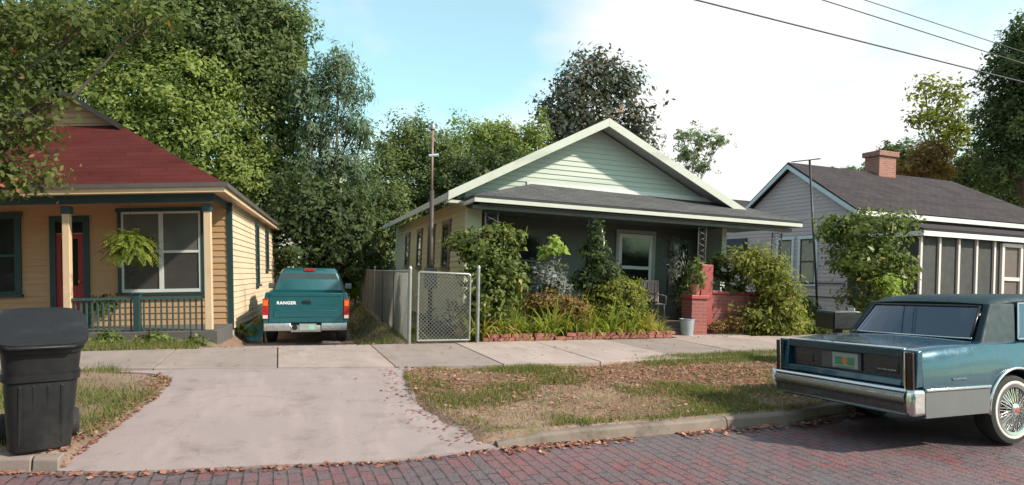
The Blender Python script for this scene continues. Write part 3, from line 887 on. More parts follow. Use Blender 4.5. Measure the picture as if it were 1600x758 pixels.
ux = Vector((.350, -.937, 0)); uy = Vector((.937, .350, 0))
ang = math.atan2(ux.y, ux.x)
M = Matrix.Translation(Vector((3.30, 6.39, -.012))) @ Matrix.Rotation(ang, 4, 'Z') @ Matrix.Rotation(R(-2.0), 4, 'Y') @ Matrix.Scale(.975, 4, (1, 0, 0))
CAR = thing('parked_car', 'metallic blue old sedan with dark vinyl roof and wire wheels, parked at the kerb', 'car', matrix=M)
RW, FW = 1.32, 4.02
def zsill(y):
    z = .32
    for c in (RW, FW):
        if abs(y - c) < .385: z = max(z, .335 + math.sqrt(max(0, .385 ** 2 - (y - c) ** 2)))
    return z
def ztop(y):
    return float(np.interp(y, [.0, .06, .4, 1.0, 3.6, 4.6, 5.2, 5.3], [.905, .935, .962, .99, .97, .94, .88, .84]))
ys = sorted(set(list(np.arange(.09, 5.31, .11).round(3)) + [.09, .12, .18] + [round(c + .385 * math.sin(a), 4) for c in (RW, FW) for a in np.linspace(-math.pi / 2, math.pi / 2, 15)] + [round(c + q, 4) for c in (RW, FW) for q in (-.39, .39)]))
mb = MB()
rings = []
for y in ys:
    w = .86 - .02 * max(0, 1 - y / .5) - .08 * max(0, (y - 4.6) / .7)
    zb, zt = zsill(y), ztop(y)
    z2 = max(zb + .02, .55); z3 = max(zb + .03, .755)
    half = [(w - .28, zb), (w - .03, zb), (w - .004, zb + .012), (w, z2), (w - .004, z3), (w - .022, max(z3 + .01, .86)), (w - .05, zt - .03), (w - .085, zt - .006), (w - .14, zt), (.38, zt + .012), (0, zt + .016)]
    rings.append([(x, y, z) for x, z in half] + [(-x, y, z) for x, z in half[-2::-1]])
k = len(rings[0])
vs = [v for r in rings for v in r]
fs = [(i * k + j, i * k + j + 1, (i + 1) * k + j + 1, (i + 1) * k + j) for i in range(len(ys) - 1) for j in range(k - 1)]
fs += [(i * k + k - 1, i * k, (i + 1) * k, (i + 1) * k + k - 1) for i in range(len(ys) - 1)]
fs += [tuple(range(k)), tuple((len(ys) - 1) * k + j for j in range(k))[::-1]]
mb.add(vs, fs)
mb.build('body', m_blue, CAR, smooth=True)
# fender ends either side of the recessed rear panel, trunk lip and lower sill
rp = MB()
for sgn in (1, -1):
    X = lambda v: v * sgn
    xs = sorted((X(.70), X(.842)))
    rp.hexa([(xs[0], -.005, .60), (xs[1], -.005, .60), (xs[0], .095, .60), (xs[1], .095, .60), (xs[0], .025, .93), (xs[1], .025, .925), (xs[0], .095, .94), (xs[1], .095, .935)])
rp.hexa([(-.70, -.005, .60), (.70, -.005, .60), (-.70, .095, .60), (.70, .095, .60), (-.70, .005, .665), (.70, .005, .665), (-.70, .095, .665), (.70, .095, .665)])
rp.build('rear_quarter', m_blue, CAR, smooth=True, bevel=.012)
tl = MB()
tl.hexa([(-.699, .02, .855), (.699, .02, .855), (-.699, .095, .855), (.699, .095, .855), (-.699, .015, .935), (.699, .015, .935), (-.699, .095, .948), (.699, .095, .948)])
pts = []
tl.build('trunk_lid', m_blue, CAR, smooth=True, bevel=.010)
MB().box(-.698, .698, .070, .086, .667, .853).build('rear_panel', plain('dark_rear_panel', (.008, .016, .030), .22, var=.3, spec=.6), CAR)
MB().box(-.695, .695, .028, .034, .856, .868).build('trunk_strip', m_chrome, CAR)
for sgn in (1, -1):
    xs = sorted((sgn * .772, sgn * .835))
    t_ = MB().box(xs[0], xs[1], -.035, .0, .50, .915).build('tail_light', m_taildark, CAR, bevel=.008)
    xs = sorted((sgn * .757, sgn * .770))
    MB().box(xs[0], xs[1], -.04, .0, .50, .92).build('chrome_edge', m_chrome, t_)
    xs = sorted((sgn * .40, sgn * .62))
    MB().box(xs[0], xs[1], .062, .070, .70, .80).build('reverse_lamp', plain('reverse_lamp_glass', (.03, .026, .03), .15, var=.3), CAR, bevel=.004)
pl = MB().box(-.27, .22, .050, .069, .675, .850).build('licence_plate', plain('plate_holder', (.06, .06, .065), .4), CAR, bevel=.004)
MB().box(-.12, .19, .044, .0495, .69, .84).build('plate_face', m_plate, pl)
MB().box(-.09, .01, .0425, .0438, .72, .80).box(.06, .15, .0425, .0438, .72, .80).box(-.08, .14, .0425, .0438, .695, .708).build('plate_marks', m_plategreen, pl)
MB().lathe([(.0, 0), (.033, 0), (.033, .002), (0, .002)], 14, Matrix.Translation((.035, .0425, .762)) @ Matrix.Rotation(R(90), 4, 'X')).build('plate_emblem', m_plateorange, pl)
# script badges: little chrome strokes
def script(name, x0, x1, y, z, par, n=11, axis='x', h=.014):
    b = MB(); pts = []
    for i in range(n * 4 + 1):
        q = i / (n * 4)
        u = x0 + (x1 - x0) * q + .004 * math.sin(i * 1.57)
        v = z + h * math.sin(i * 1.57) * (1.2 if i % 7 == 0 else .7)
        pts.append((u, y, v) if axis == 'x' else (y, u, v))
    b.tube(pts, .0032, 4)
    return b.build(name, m_chrome, par)
script('badge', .40, .60, .058, .725, CAR)
script('badge', .44, .62, .864, .665, CAR, axis='y')
# bumper
bp = MB()
prof = [(-.045, .37), (-.055, .385), (-.085, .48), (-.092, .53), (-.08, .555), (.09, .555), (.09, .36), (-.06, .36)]
bp.prism(prof, -.79, .79, 'x')
bp = bp.build('bumper', plain('dull_bumper_chrome', (.26, .26, .265), .28, .85, var=.1), CAR, smooth=True, bevel=.006)
MB().prism([(-.075, .557), (-.082, .572), (-.07, .592), (.0, .597), (.0, .557)], -.795, .795, 'x').build('bumper_strip', m_chrome, bp, smooth=True, bevel=.004)
MB().box(-.78, .78, -.0955, -.0885, .452, .470).build('rub_strip', m_black, bp)
for sgn in (1, -1):
    xs = sorted((sgn * .793, sgn * .885))
    MB().prism([(-.085, .36), (-.095, .47), (-.08, .592), (.075, .592), (.075, .36)], xs[0], xs[1], 'x').build('bumper_end', m_chrome, bp, smooth=True, bevel=.028, seg=3)
for sgn in (1, -1):
    w0, w1 = sorted((sgn * .856, sgn * .872))
    c = MB()
    c.box(w0, w1, .08, .925, .335, .565).box(w0, w1, 1.72, 3.61, .335, .565).box(w0, w1, 4.42, 5.2, .335, .565)
    c = c.build('side_cladding', m_clad, CAR, bevel=.004)
    w0, w1 = sorted((sgn * .856, sgn * .884))
    MB().box(w0, w1, .08, .93, .568, .597).box(w0, w1, 1.715, 3.615, .568, .597).build('chrome_strip', m_chrome, c, smooth=True, bevel=.008)
    for yc in (RW, FW):
        pts = [(sgn * .863, yc + .40 * math.cos(a), .335 + .40 * math.sin(a)) for a in np.linspace(R(-2), R(182), 26)]
        MB().tube(pts, .016, 8).build('arch_trim', m_chrome, CAR, smooth='all')
# greenhouse: padded roof cap, wide rear pillars, thin front pillars, open inside
gp = [(.95, .985), (1.24, 1.335), (1.34, 1.385), (1.65, 1.415), (2.5, 1.42), (2.85, 1.39), (3.65, .985)]
hw = lambda z: .775 - (z - .98) * .26
xs = [-1, -.965, -.88, -.5, 0, .5, .88, .965, 1]
dz = [-.05, -.018, .004, .016, .02, .016, .004, -.018, -.05]
vs = []
rows_ = gp[1:6]
for lo_ in (0, 1):
    for (y, z) in rows_:
        for a, q in zip(xs, dz):
            vs.append((a * (hw(z) - .03 * lo_), y + (.03 * (1 - a * a) * (-1 if y < 2 else 1) if z < 1.4 else 0) + lo_ * (.03 if y < 1.3 else (-.03 if y > 2.8 else 0)), z + q - lo_ * .055))
n = len(xs); nn2 = n * len(rows_)
fs = [(i * n + j, i * n + j + 1, (i + 1) * n + j + 1, (i + 1) * n + j) for i in range(len(rows_) - 1) for j in range(n - 1)]
fs += [(nn2 + i * n + j, nn2 + (i + 1) * n + j, nn2 + (i + 1) * n + j + 1, nn2 + i * n + j + 1) for i in range(len(rows_) - 1) for j in range(n - 1)]
ring = [j for j in range(n)] + [i * n + n - 1 for i in range(1, len(rows_))] + [(len(rows_) - 1) * n + j for j in range(n - 2, -1, -1)] + [i * n for i in range(len(rows_) - 2, 0, -1)]
fs += [(ring[a], nn2 + ring[a], nn2 + ring[(a + 1) % len(ring)], ring[(a + 1) % len(ring)]) for a in range(len(ring))]
GHs = MB().add(vs, fs).build('vinyl_roof', m_vinyl, CAR, smooth=True)
for sgn in (1, -1):
    b_, t_ = hw(.985), hw(1.335)
    def hx(y0, y1, yt0, yt1, zt, wi, wt):
        A0, A1 = sorted((sgn * (b_ - wi), sgn * b_)); B0, B1 = sorted((sgn * (hw(zt) - wt), sgn * (hw(zt) - .002)))
        return MB().hexa([(A0, y0, .965), (A1, y0, .965), (A0, y1, .965), (A1, y1, .965), (B0, yt0, zt), (B1, yt0, zt), (B0, yt1, zt), (B1, yt1, zt)])
    hx(.95, 1.46, 1.235, 1.60, 1.345, .085, .075).build('rear_pillar', m_vinyl, CAR, bevel=.02, seg=3)
    hx(3.56, 3.66, 2.80, 2.86, 1.375, .05, .05).build('front_pillar', m_blue, CAR, bevel=.01)
    hx(2.06, 2.12, 2.06, 2.12, 1.385, .04, .04).build('door_pillar', m_black, CAR)
MB().box(-.68, .68, .95, 3.6, .955, .972).build('parcel_shelf', m_black, CAR)
m_seat = plain('seat_velour', (.035, .055, .075), .9)
MB().hexa([(-.62, 1.42, .97), (.62, 1.42, .97), (-.62, 1.62, .97), (.62, 1.62, .97), (-.60, 1.36, 1.10), (.60, 1.36, 1.10), (-.60, 1.50, 1.10), (.60, 1.50, 1.10)]).build('rear_seat', m_seat, CAR, bevel=.03)
for x in (-.34, .34):
    s_ = MB().hexa([(x - .25, 2.40, .97), (x + .25, 2.40, .97), (x - .25, 2.58, .97), (x + .25, 2.58, .97), (x - .22, 2.34, 1.13), (x + .22, 2.34, 1.13), (x - .22, 2.46, 1.13), (x + .22, 2.46, 1.13)]).build('front_seat', m_seat, CAR, bevel=.03)
    MB().box(x - .12, x + .12, 2.32, 2.40, 1.14, 1.27).build('headrest', m_seat, s_, bevel=.02)
def on_rear(u, q, off):
    """u across -1..1, q up 0..1 on the slope of the rear window"""
    y0, z0, y1, z1 = .95, .985, 1.24, 1.335
    y, z = y0 + (y1 - y0) * q, z0 + (z1 - z0) * q
    nrm = Vector((0, -(z1 - z0), (y1 - y0))).normalized()
    p = Vector((u * hw(z), y - .03 * (1 - u * u), z)) + nrm * off
    return p
def patch(name, mat, par, ua, ub, q0, q1, off, inset=.0):
    vs, fs = [], []
    U = np.linspace(ua, ub, 9); Q = np.linspace(q0, q1, 5)
    for q in Q:
        for u in U: vs.append(on_rear(u * (1 - inset * q), q, off))
    for q in Q:
        for u in U: vs.append(on_rear(u * (1 - inset * q), q, off - .02))
    m_ = 45
    fs = [(i * 9 + j, i * 9 + j + 1, i * 9 + j + 10, i * 9 + j + 9) for i in range(4) for j in range(8)]
    fs += [(m_ + i * 9 + j, m_ + i * 9 + j + 9, m_ + i * 9 + j + 10, m_ + i * 9 + j + 1) for i in range(4) for j in range(8)]
    ring = list(range(9)) + [9 * i + 8 for i in range(1, 5)] + [36 + j for j in range(7, -1, -1)] + [9 * i for i in range(3, 0, -1)]
    fs += [(ring[a], m_ + ring[a], m_ + ring[(a + 1) % len(ring)], ring[(a + 1) % len(ring)]) for a in range(len(ring))]
    return MB().add(vs, fs).build(name, mat, par, smooth=True)
rw = MB().tube([on_rear(u, .93, .004) for u in np.linspace(-.87, .87, 10)] + [on_rear(u, .05, .004) for u in np.linspace(.87, -.87, 10)] + [on_rear(-.87, .93, .004)], .014, 6).build('rear_window', m_black, CAR, smooth='all')
patch('pane', m_carglass, rw, -.87, .87, .05, .93, .002)
y0_, y1_ = 3.63, 2.84
MB().hexa([(-.70, y0_, .99), (.70, y0_, .99), (-.70, y0_ + .012, .99), (.70, y0_ + .012, .99), (-.61, y1_, 1.372), (.61, y1_, 1.372), (-.61, y1_ + .012, 1.372), (.61, y1_ + .012, 1.372)]).build('windscreen', m_carglass, CAR)
MB().tube([on_rear(u, .045, .012) for u in np.linspace(-.9, .9, 12)], .008, 6).build('chrome_edge', m_chrome, rw, smooth='all')
for sgn in (1, -1):
    def sw(y, z, off): return (sgn * (hw(z) + off), y, z)
    for nm, pts in (('rear_side_window', [(1.47, 1.0), (1.62, 1.345), (2.05, 1.35), (2.05, 1.0)]), ('front_side_window', [(2.13, 1.0), (2.13, 1.345), (2.72, 1.335), (3.42, 1.0)])):
        gl = MB()
        o4 = [sw(y, z, .012) for y, z in pts] + [sw(y, z, -.01) for y, z in pts]
        gl.add(o4, [(0, 1, 2, 3), (7, 6, 5, 4)] + [(a, 4 + a, 4 + (a + 1) % 4, (a + 1) % 4) for a in range(4)])
        w = gl.build(nm, m_carglass, CAR)
        MB().tube([sw(y, z, .012) for y, z in pts + pts[:1]], .011, 6).build('chrome_edge', m_chrome, w)
    MB().box(*sorted((sgn * .80, sgn * .95)), 3.25, 3.32, .98, 1.10).build('side_mirror', m_blue, CAR, bevel=.015)
    for y in (2.09,):
        MB().box(*sorted((sgn * .838, sgn * .876)), y + .10, y + .26, .82, .85).build('door_handle', m_chrome, CAR, bevel=.006)
def wheel(par, sgn, x, y, r, tread, kind):
    """axle along x; outer face at x + sgn*tread/2"""
    Mx = Matrix.Translation((x, y, r)) @ Matrix.Rotation(R(90) * sgn, 4, 'Y')
    h = tread / 2
    w = MB().lathe([(r * .66, -h * .8), (r * .8, -h), (r * .95, -h * .85), (r, -h * .5), (r, h * .5), (r * .955, h * .88), (r * .82, h), (r * .68, h * .92), (r * .66, h * .5)], 40, Mx).build('wheel', m_rubber, par, smooth=True)
    if kind == 'wire':
        MB().lathe([(r * .735, h * .98), (r * .75, h * 1.02), (r * .805, h * 1.03), (r * .82, h * 1.0)], 40, Mx).build('whitewall', m_whitewall, w, smooth=True)
        MB().lathe([(r * .0, h * .25), (r * .55, h * .2), (r * .58, h * .7), (r * .64, h * 1.0), (r * .73, h * 1.06), (r * .74, h * .9)], 40, Mx).build('rim', plain('rim_chrome', (.40, .40, .40), .25, 1.0), w, smooth=True)
        s = MB()
        for i in range(36):
            a = 2 * math.pi * i / 36; a2 = a + (.20 if i % 2 else -.20)
            s.tube([Mx @ Vector((r * .15 * math.cos(a), r * .15 * math.sin(a), h * 1.05)), Mx @ Vector((r * .60 * math.cos(a2), r * .60 * math.sin(a2), h * .88))], .0045, 4)
        s.build('spokes', m_chrome, w)
        MB().lathe([(r * .19, h * .6), (r * .18, h * 1.12), (r * .12, h * 1.22), (0, h * 1.24)], 20, Mx).build('hub_cap', m_chrome, w, smooth=True)
        MB().lathe([(r * .09, h * 1.24), (r * .05, h * 1.27), (0, h * 1.275)], 14, Mx).build('hub_emblem', plain('hub_red', (.35, .08, .05), .3), w, smooth=True)
    else:
        MB().lathe([(0, h * .6), (r * .3, h * .65), (r * .55, h * .5), (r * .66, h * .95), (r * .68, h * .8)], 28, Mx).build('rim', plain('steel_rim', (.35, .35, .36), .4, .8), w, smooth=True)
    return w
for sgn in (1, -1):
    for y in (RW, FW): wheel(CAR, sgn, sgn * .735, y, .335, .20, 'wire')
MB().box(-.55, .55, .45, 5.1, .25, .34).build('underbody', m_black, CAR, bevel=.02)

# ---- teal pickup in the driveway
TR = thing('pickup_truck', 'teal pickup truck seen from behind, parked in the driveway beside the tan house', 'truck', (-4.27, 13.35, -.063), R(16.2))
def section_body(ys_, fn, mat, name, par, bev=.0):
    rings = [fn(y) for y in ys_]
    k = len(rings[0]); vs = [v for r in rings for v in r]
    fs = [(i * k + j, i * k + (j + 1) % k, (i + 1) * k + (j + 1) % k, (i + 1) * k + j) for i in range(len(ys_) - 1) for j in range(k)]
    fs += [tuple(range(k))[::-1], tuple((len(ys_) - 1) * k + j for j in range(k))]
    return MB().add(vs, fs).build(name, mat, par, smooth=True, bevel=bev)
def bed_sec(x0, x1):
    def f(y): return [(x0, y, .47), (x1 - .02 * (1 if x1 > 0 else -1), y, .47), (x1, y, .62), (x1, y, .80), (x1 - .02 * (1 if x1 > 0 else -1), y, .95), (x1 - .05 * (1 if x1 > 0 else -1), y, 1.11), (x0, y, 1.11)]
    return f
bed = section_body([.02, .6, 1.9], bed_sec(.74, .86), m_tealpaint, 'bed_side', TR, .008)
section_body([.02, .6, 1.9], bed_sec(-.74, -.86), m_tealpaint, 'bed_side', TR, .008)
MB().box(-.739, .739, .05, 1.9, .45, .60).build('bed_floor', m_black, TR)
MB().box(-.739, .739, 1.86, 1.9, .60, 1.10).build('bed_front', m_tealpaint, TR)
tg = MB()
tg.box(-.735, .735, .0, .045, .49, 1.105).box(-.64, .64, -.012, -.0005, .60, .74).box(-.70, .70, -.010, -.0005, 1.03, 1.10)
tg = tg.build('tailgate', m_tealpaint, TR, smooth=True, bevel=.010)
MB().box(-.09, .09, -.016, -.0005, .875, .945).build('handle', m_black, tg, bevel=.008)
fc = bpy.data.curves.new('lettering', 'FONT'); fc.body = 'RANGER'; fc.size = .088; fc.extrude = .003; fc.offset = .003; fc.align_x = 'CENTER'; fc.space_character = 1.15
ft = bpy.data.objects.new('lettering', fc); C.objects.link(ft)
bpy.context.view_layer.update()
fo = bpy.data.objects.new('lettering', bpy.data.meshes.new_from_object(ft.evaluated_get(bpy.context.evaluated_depsgraph_get())))
bpy.data.objects.remove(ft); C.objects.link(fo); fo.parent = tg
fo.location = (-.40, -.006, .865); fo.rotation_euler = (R(90), 0, 0)
fo.data.materials.append(plain('white_letter', (.75, .75, .74), .5))
MB().box(.30, .66, -.0035, -.0005, .855, .875).build('badge', m_tealpaint, tg)
for sgn in (1, -1):
    t_ = MB().box(*sorted((sgn * .745, sgn * .862)), -.012, .04, .56, .98).build('tail_light', plain('red_lens', (.32, .012, .010), .25, spec=.5), TR, bevel=.012)
    MB().box(*sorted((sgn * .76, sgn * .85)), -.018, -.0125, .83, .95).build('indicator_lens', plain('orange_lens', (.62, .13, .02), .2), t_, bevel=.003)
    MB().box(*sorted((sgn * .76, sgn * .85)), -.018, -.0125, .57, .64).build('reverse_lens', plain('white_lens', (.55, .5, .5), .2), t_, bevel=.003)
bmp_ = MB()
bmp_.prism([(-.17, .33), (-.18, .40), (-.16, .485), (.0, .485), (.0, .33)], -.82, -.30, 'x').prism([(-.17, .33), (-.18, .40), (-.16, .485), (.0, .485), (.0, .33)], .30, .82, 'x').prism([(-.15, .30), (-.16, .36), (-.14, .44), (.0, .44), (.0, .30)], -.299, .299, 'x')
bmp_ = bmp_.build('bumper', plain('dull_chrome', (.52, .50, .50), .3, .85, var=.15, dirt=(.25, .22, .2)), TR, smooth=True, bevel=.012)
p_ = MB().box(-.13, .20, -.172, -.161, .335, .475).build('licence_plate', m_plate, TR, bevel=.003)
MB().box(.05, .17, -.1745, -.1725, .36, .45).build('plate_marks', plain('plate_pale_green', (.25, .45, .36), .4), p_)
MB().lathe([(.0, 0), (.05, 0), (.055, .01), (.03, .012), (0, .012)], 16, Matrix.Translation((-.22, -.161, .40)) @ Matrix.Rotation(R(90), 4, 'X')).build('hitch_plug', m_black, bmp_)
# cab
def cab(y, w0, w1, zt): return [(-w0, y, .47), (w0, y, .47), (w0, y, .85), (w0 - .03, y, 1.10), (w1, y, zt - .05), (w1 - .07, y, zt), (-w1 + .07, y, zt), (-w1, y, zt - .05), (-w0 + .03, y, 1.10), (-w0, y, .85)]
def cf(y):
    zt = float(np.interp(y, [1.95, 2.12, 2.3, 3.1, 3.3, 3.95], [1.12, 1.545, 1.61, 1.62, 1.57, 1.11]))
    w1 = float(np.interp(y, [1.95, 2.12, 3.3, 3.95], [.80, .645, .64, .79]))
    return cab(y, .85, w1, zt)
section_body([1.95, 2.12, 2.3, 2.7, 3.1, 3.3, 3.95], cf, m_tealpaint, 'cab', TR, .012)
MB().hexa([(-.75, 1.955, 1.12), (.75, 1.955, 1.12), (-.75, 2.0, 1.12), (.75, 2.0, 1.12), (-.60, 2.095, 1.49), (.60, 2.095, 1.49), (-.60, 2.14, 1.49), (.60, 2.14, 1.49)]).build('rear_window', plain('truck_glass', (.025, .04, .038), .08, var=.6, scale=3, spec=.8), TR)
MB().box(-.12, .12, 2.09, 2.16, 1.535, 1.60).build('brake_light', plain('red_lens', (.42, .015, .012), .2), TR, bevel=.008)
section_body([3.9, 4.2, 4.75, 4.85], lambda y: cab(y, .85 - max(0, y - 4.7) * .4, .76 - max(0, y - 4.7) * .4, 1.06 - max(0, y - 4.2) * .12), m_tealpaint, 'hood', TR, .012)
for sgn in (1, -1):
    sl_ = MB(); yy = [(2.3, .0), (2.35, 1), (3.0, 1), (3.45, 0)]
    def cw(y, q): return (sgn * ((.83 if q == 0 else .70)), y, 1.12 if q == 0 else 1.48)
    sl_.add([cw(2.25, 0), cw(2.32, 1), cw(3.05, 1), cw(3.55, 0)] + [(v[0] - sgn * .02, v[1], v[2]) for v in (cw(2.25, 0), cw(2.32, 1), cw(3.05, 1), cw(3.55, 0))], [(0, 1, 2, 3), (7, 6, 5, 4)] + [(a, 4 + a, 4 + (a + 1) % 4, (a + 1) % 4) for a in range(4)])
    sl_.build('side_window', m_glass, TR)
    MB().box(*sorted((sgn * .86, sgn * 1.03)), 3.42, 3.50, 1.08, 1.22).build('side_mirror', plain('mirror_grey', (.22, .23, .24), .3), TR, bevel=.02)
    for y in (.95, 3.95): wheel(TR, sgn, sgn * .735, y, .325, .22, 'steel')
MB().box(-.62, .62, .1, 4.6, .34, .45).build('chassis', m_black, TR)

# ---- wheeled rubbish bin on the verge
b0 = at(62, 700, 5.12); b0.z = float(gz(*to_sn(b0))) + .002
BIN = thing('wheeled_bin', 'dark charcoal wheeled rubbish bin with curved lid on the verge by the kerb', 'rubbish bin', b0, R(37))
BIN.scale = (1, 1, 1.04)
m_bin = plain('bin_plastic', (.009, .009, .010), .5, var=.3, bmp=.15, bscale=120, dirt=(.04, .037, .034), dirt_amt=.4, spec=.35)
def oval(wx, wy, z, cy=0, n=44, pw=4.4, lift=0.0):
    pts = []
    for i in range(n):
        a = 2 * math.pi * i / n
        c, s = math.cos(a), math.sin(a)
        x = wx * math.copysign(abs(c) ** (2 / pw), c); y = wy * math.copysign(abs(s) ** (2 / pw), s)
        pts.append((x, y + cy, z + lift * (y / wy)))
    return pts
def loft(mb, rings, cap0=True, cap1=True):
    k = len(rings[0]); vs = [v for r in rings for v in r]
    fs = [(i * k + j, i * k + (j + 1) % k, (i + 1) * k + (j + 1) % k, (i + 1) * k + j) for i in range(len(rings) - 1) for j in range(k)]
    if cap0: fs.append(tuple(range(k))[::-1])
    if cap1: fs.append(tuple((len(rings) - 1) * k + j for j in range(k)))
    return mb.add(vs, fs)
body = loft(MB(), [oval(.185, .215, .0), oval(.205, .235, .02), oval(.238, .268, .50, .0), oval(.238, .268, .52), oval(.256, .286, .53), oval(.258, .290, .58), oval(.246, .278, .595, .0, lift=.02), oval(.262, .295, .80, lift=.07), oval(.282, .315, .815, lift=.08), oval(.284, .317, .87, lift=.10), oval(.262, .295, .875, lift=.10)])
body.build('bin_body', m_bin, BIN, smooth=True)
lid = loft(MB(), [oval(.275, .33, .878, .0, lift=.105), oval(.305, .365, .882, .0, lift=.105), oval(.308, .37, .915, 0, lift=.105), oval(.285, .345, .935, .0, lift=.105), oval(.20, .26, .946, .02, lift=.10), oval(.10, .14, .950, .02, lift=.06)])
lid.build('lid', m_bin, BIN, smooth=True)
rb_ = MB()
for x in (-.13, -.045, .045, .13): rb_.hexa([(x - .012, -.232, .06), (x + .012, -.232, .06), (x - .012, -.20, .06), (x + .012, -.20, .06), (x - .012, -.272, .50), (x + .012, -.272, .50), (x - .012, -.24, .50), (x + .012, -.24, .50)])
rb_.build('moulded_ribs', m_bin, BIN, bevel=.006)
MB().tube([(-.22, -.345, .80), (-.20, -.385, .79), (.20, -.385, .79), (.22, -.345, .80)], .013, 8).build('lid_grip', m_bin, BIN, smooth='all')
MB().tube([(-.24, .40, 1.0), (.24, .40, 1.0)], .016, 10).box(-.25, -.22, .33, .42, .97, 1.02).box(.22, .25, .33, .42, .97, 1.02).build('handle', m_bin, BIN, smooth=True)
for sgn in (1, -1):
    MB().lathe([(.02, -.03), (.10, -.035), (.115, -.02), (.115, .02), (.10, .035), (.02, .03)], 24, Matrix.Translation((sgn * .235, .22, .115)) @ Matrix.Rotation(R(90), 4, 'Y')).build('wheel', m_rubber, BIN, smooth=True)

# ---- black mailbox by the car
mp_ = at(1309, 505, 9.9); mp_.z = float(gz(*to_sn(mp_)))
MBX = thing('mailbox', 'black box on a short post at the roadside behind the blue sedan', 'mailbox', mp_, R(8))
MB().prism([(-.235, .60), (.235, .60), (.235, .84), (.21, .875), (.12, .885), (-.12, .885), (-.21, .875), (-.235, .84)], -.22, .22, 'y').build('box', m_black, MBX, bevel=.008)
MB().box(-.215, .215, -.236, -.222, .615, .87).build('door', plain('mailbox_door', (.013, .013, .015), .45), MBX, bevel=.006)
MB().box(-.05, .05, -.05, .05, -.3, .598).build('post', m_dark, MBX)
MB().box(.238, .25, -.05, .10, .66, .92).build('flag', m_white, MBX)

# ------------------------------------------------------------------ vegetation
G1, G2, G3 = (.022, .036, .012), (.055, .085, .022), (.12, .15, .040)
LEAF = {
    'oak': leafmat('oak_leaf', [(0, (.050, .064, .022)), (.45, (.095, .118, .036)), (.85, (.155, .170, .055)), (.985, (.19, .165, .07)), (1, (.32, .13, .08))]),
    'green': leafmat('green_leaf', [(0, (0.071, 0.098, 0.041)), (.5, (0.120, 0.156, 0.061)), (1, (0.201, 0.232, 0.091))]),
    'bright': leafmat('bright_leaf', [(0, (0.116, 0.152, 0.046)), (.5, (0.201, 0.250, 0.071)), (1, (0.329, 0.366, 0.116))], .45),
    'feather': leafmat('feathery_leaf', [(0, (.080, .115, .075)), (.5, (.135, .178, .115)), (1, (.23, .285, .18))], .4),
    'dark': leafmat('dark_leaf', [(0, (0.037, 0.054, 0.024)), (.5, (0.068, 0.095, 0.041)), (1, (0.122, 0.152, 0.061))]),
    'magnolia': leafmat('magnolia_leaf', [(0, (.050, .064, .050)), (.5, (.092, .108, .086)), (.74, (.12, .118, .082)), (.88, (.20, .12, .07)), (1, (.27, .16, .09))], .25, .5),
    'pale': leafmat('pale_leaf', [(0, (0.130, 0.160, 0.110)), (.5, (0.220, 0.260, 0.180)), (1, (0.340, 0.380, 0.280))], .45),
    'yellow': leafmat('yellow_green_leaf', [(0, (0.105, 0.115, 0.028)), (.5, (0.200, 0.210, 0.048)), (1, (0.340, 0.310, 0.080))], .4),
    'brown': leafmat('brown_leaf', [(0, (0.100, 0.075, 0.030)), (.5, (0.200, 0.125, 0.050)), (1, (0.340, 0.210, 0.080))], .35),
    'shrub': leafmat('shrub_leaf', [(0, (0.055, 0.075, 0.024)), (.5, (0.115, 0.145, 0.042)), (.88, (0.200, 0.225, 0.065)), (1, (0.340, 0.260, 0.080))], .35, .4),
    'lime': leafmat('lime_leaf', [(0, (0.200, 0.270, 0.060)), (.5, (0.320, 0.400, 0.100)), (1, (0.480, 0.520, 0.190))], .45),
    'moss': leafmat('grey_hanging_leaf', [(0, (0.110, 0.120, 0.110)), (.5, (0.180, 0.190, 0.180)), (1, (0.270, 0.270, 0.260))], .3),
    'strap': leafmat('strap_leaf', [(0, (0.132, 0.180, 0.042)), (.5, (0.252, 0.300, 0.072)), (.85, (0.432, 0.420, 0.108)), (1, (0.552, 0.360, 0.132))], .45, .4),
    'grass': leafmat('grass_blade', [(0, (.095, .115, .030)), (.4, (.155, .170, .050)), (.68, (.27, .225, .10)), (1, (.36, .26, .165))], .35, .7),
    'litter': leafmat('dead_leaf', [(0, (.13, .062, .048)), (.4, (.24, .105, .075)), (.75, (.36, .175, .125)), (1, (.46, .29, .22))], .1, .8),
}
m_bark = plain('bark', (.10, .075, .055), .9, var=.4, scale=9, bmp=.6, bscale=25)
m_barkp = plain('pale_bark', (.20, .17, .14), .9, var=.35, scale=9, bmp=.5, bscale=25)

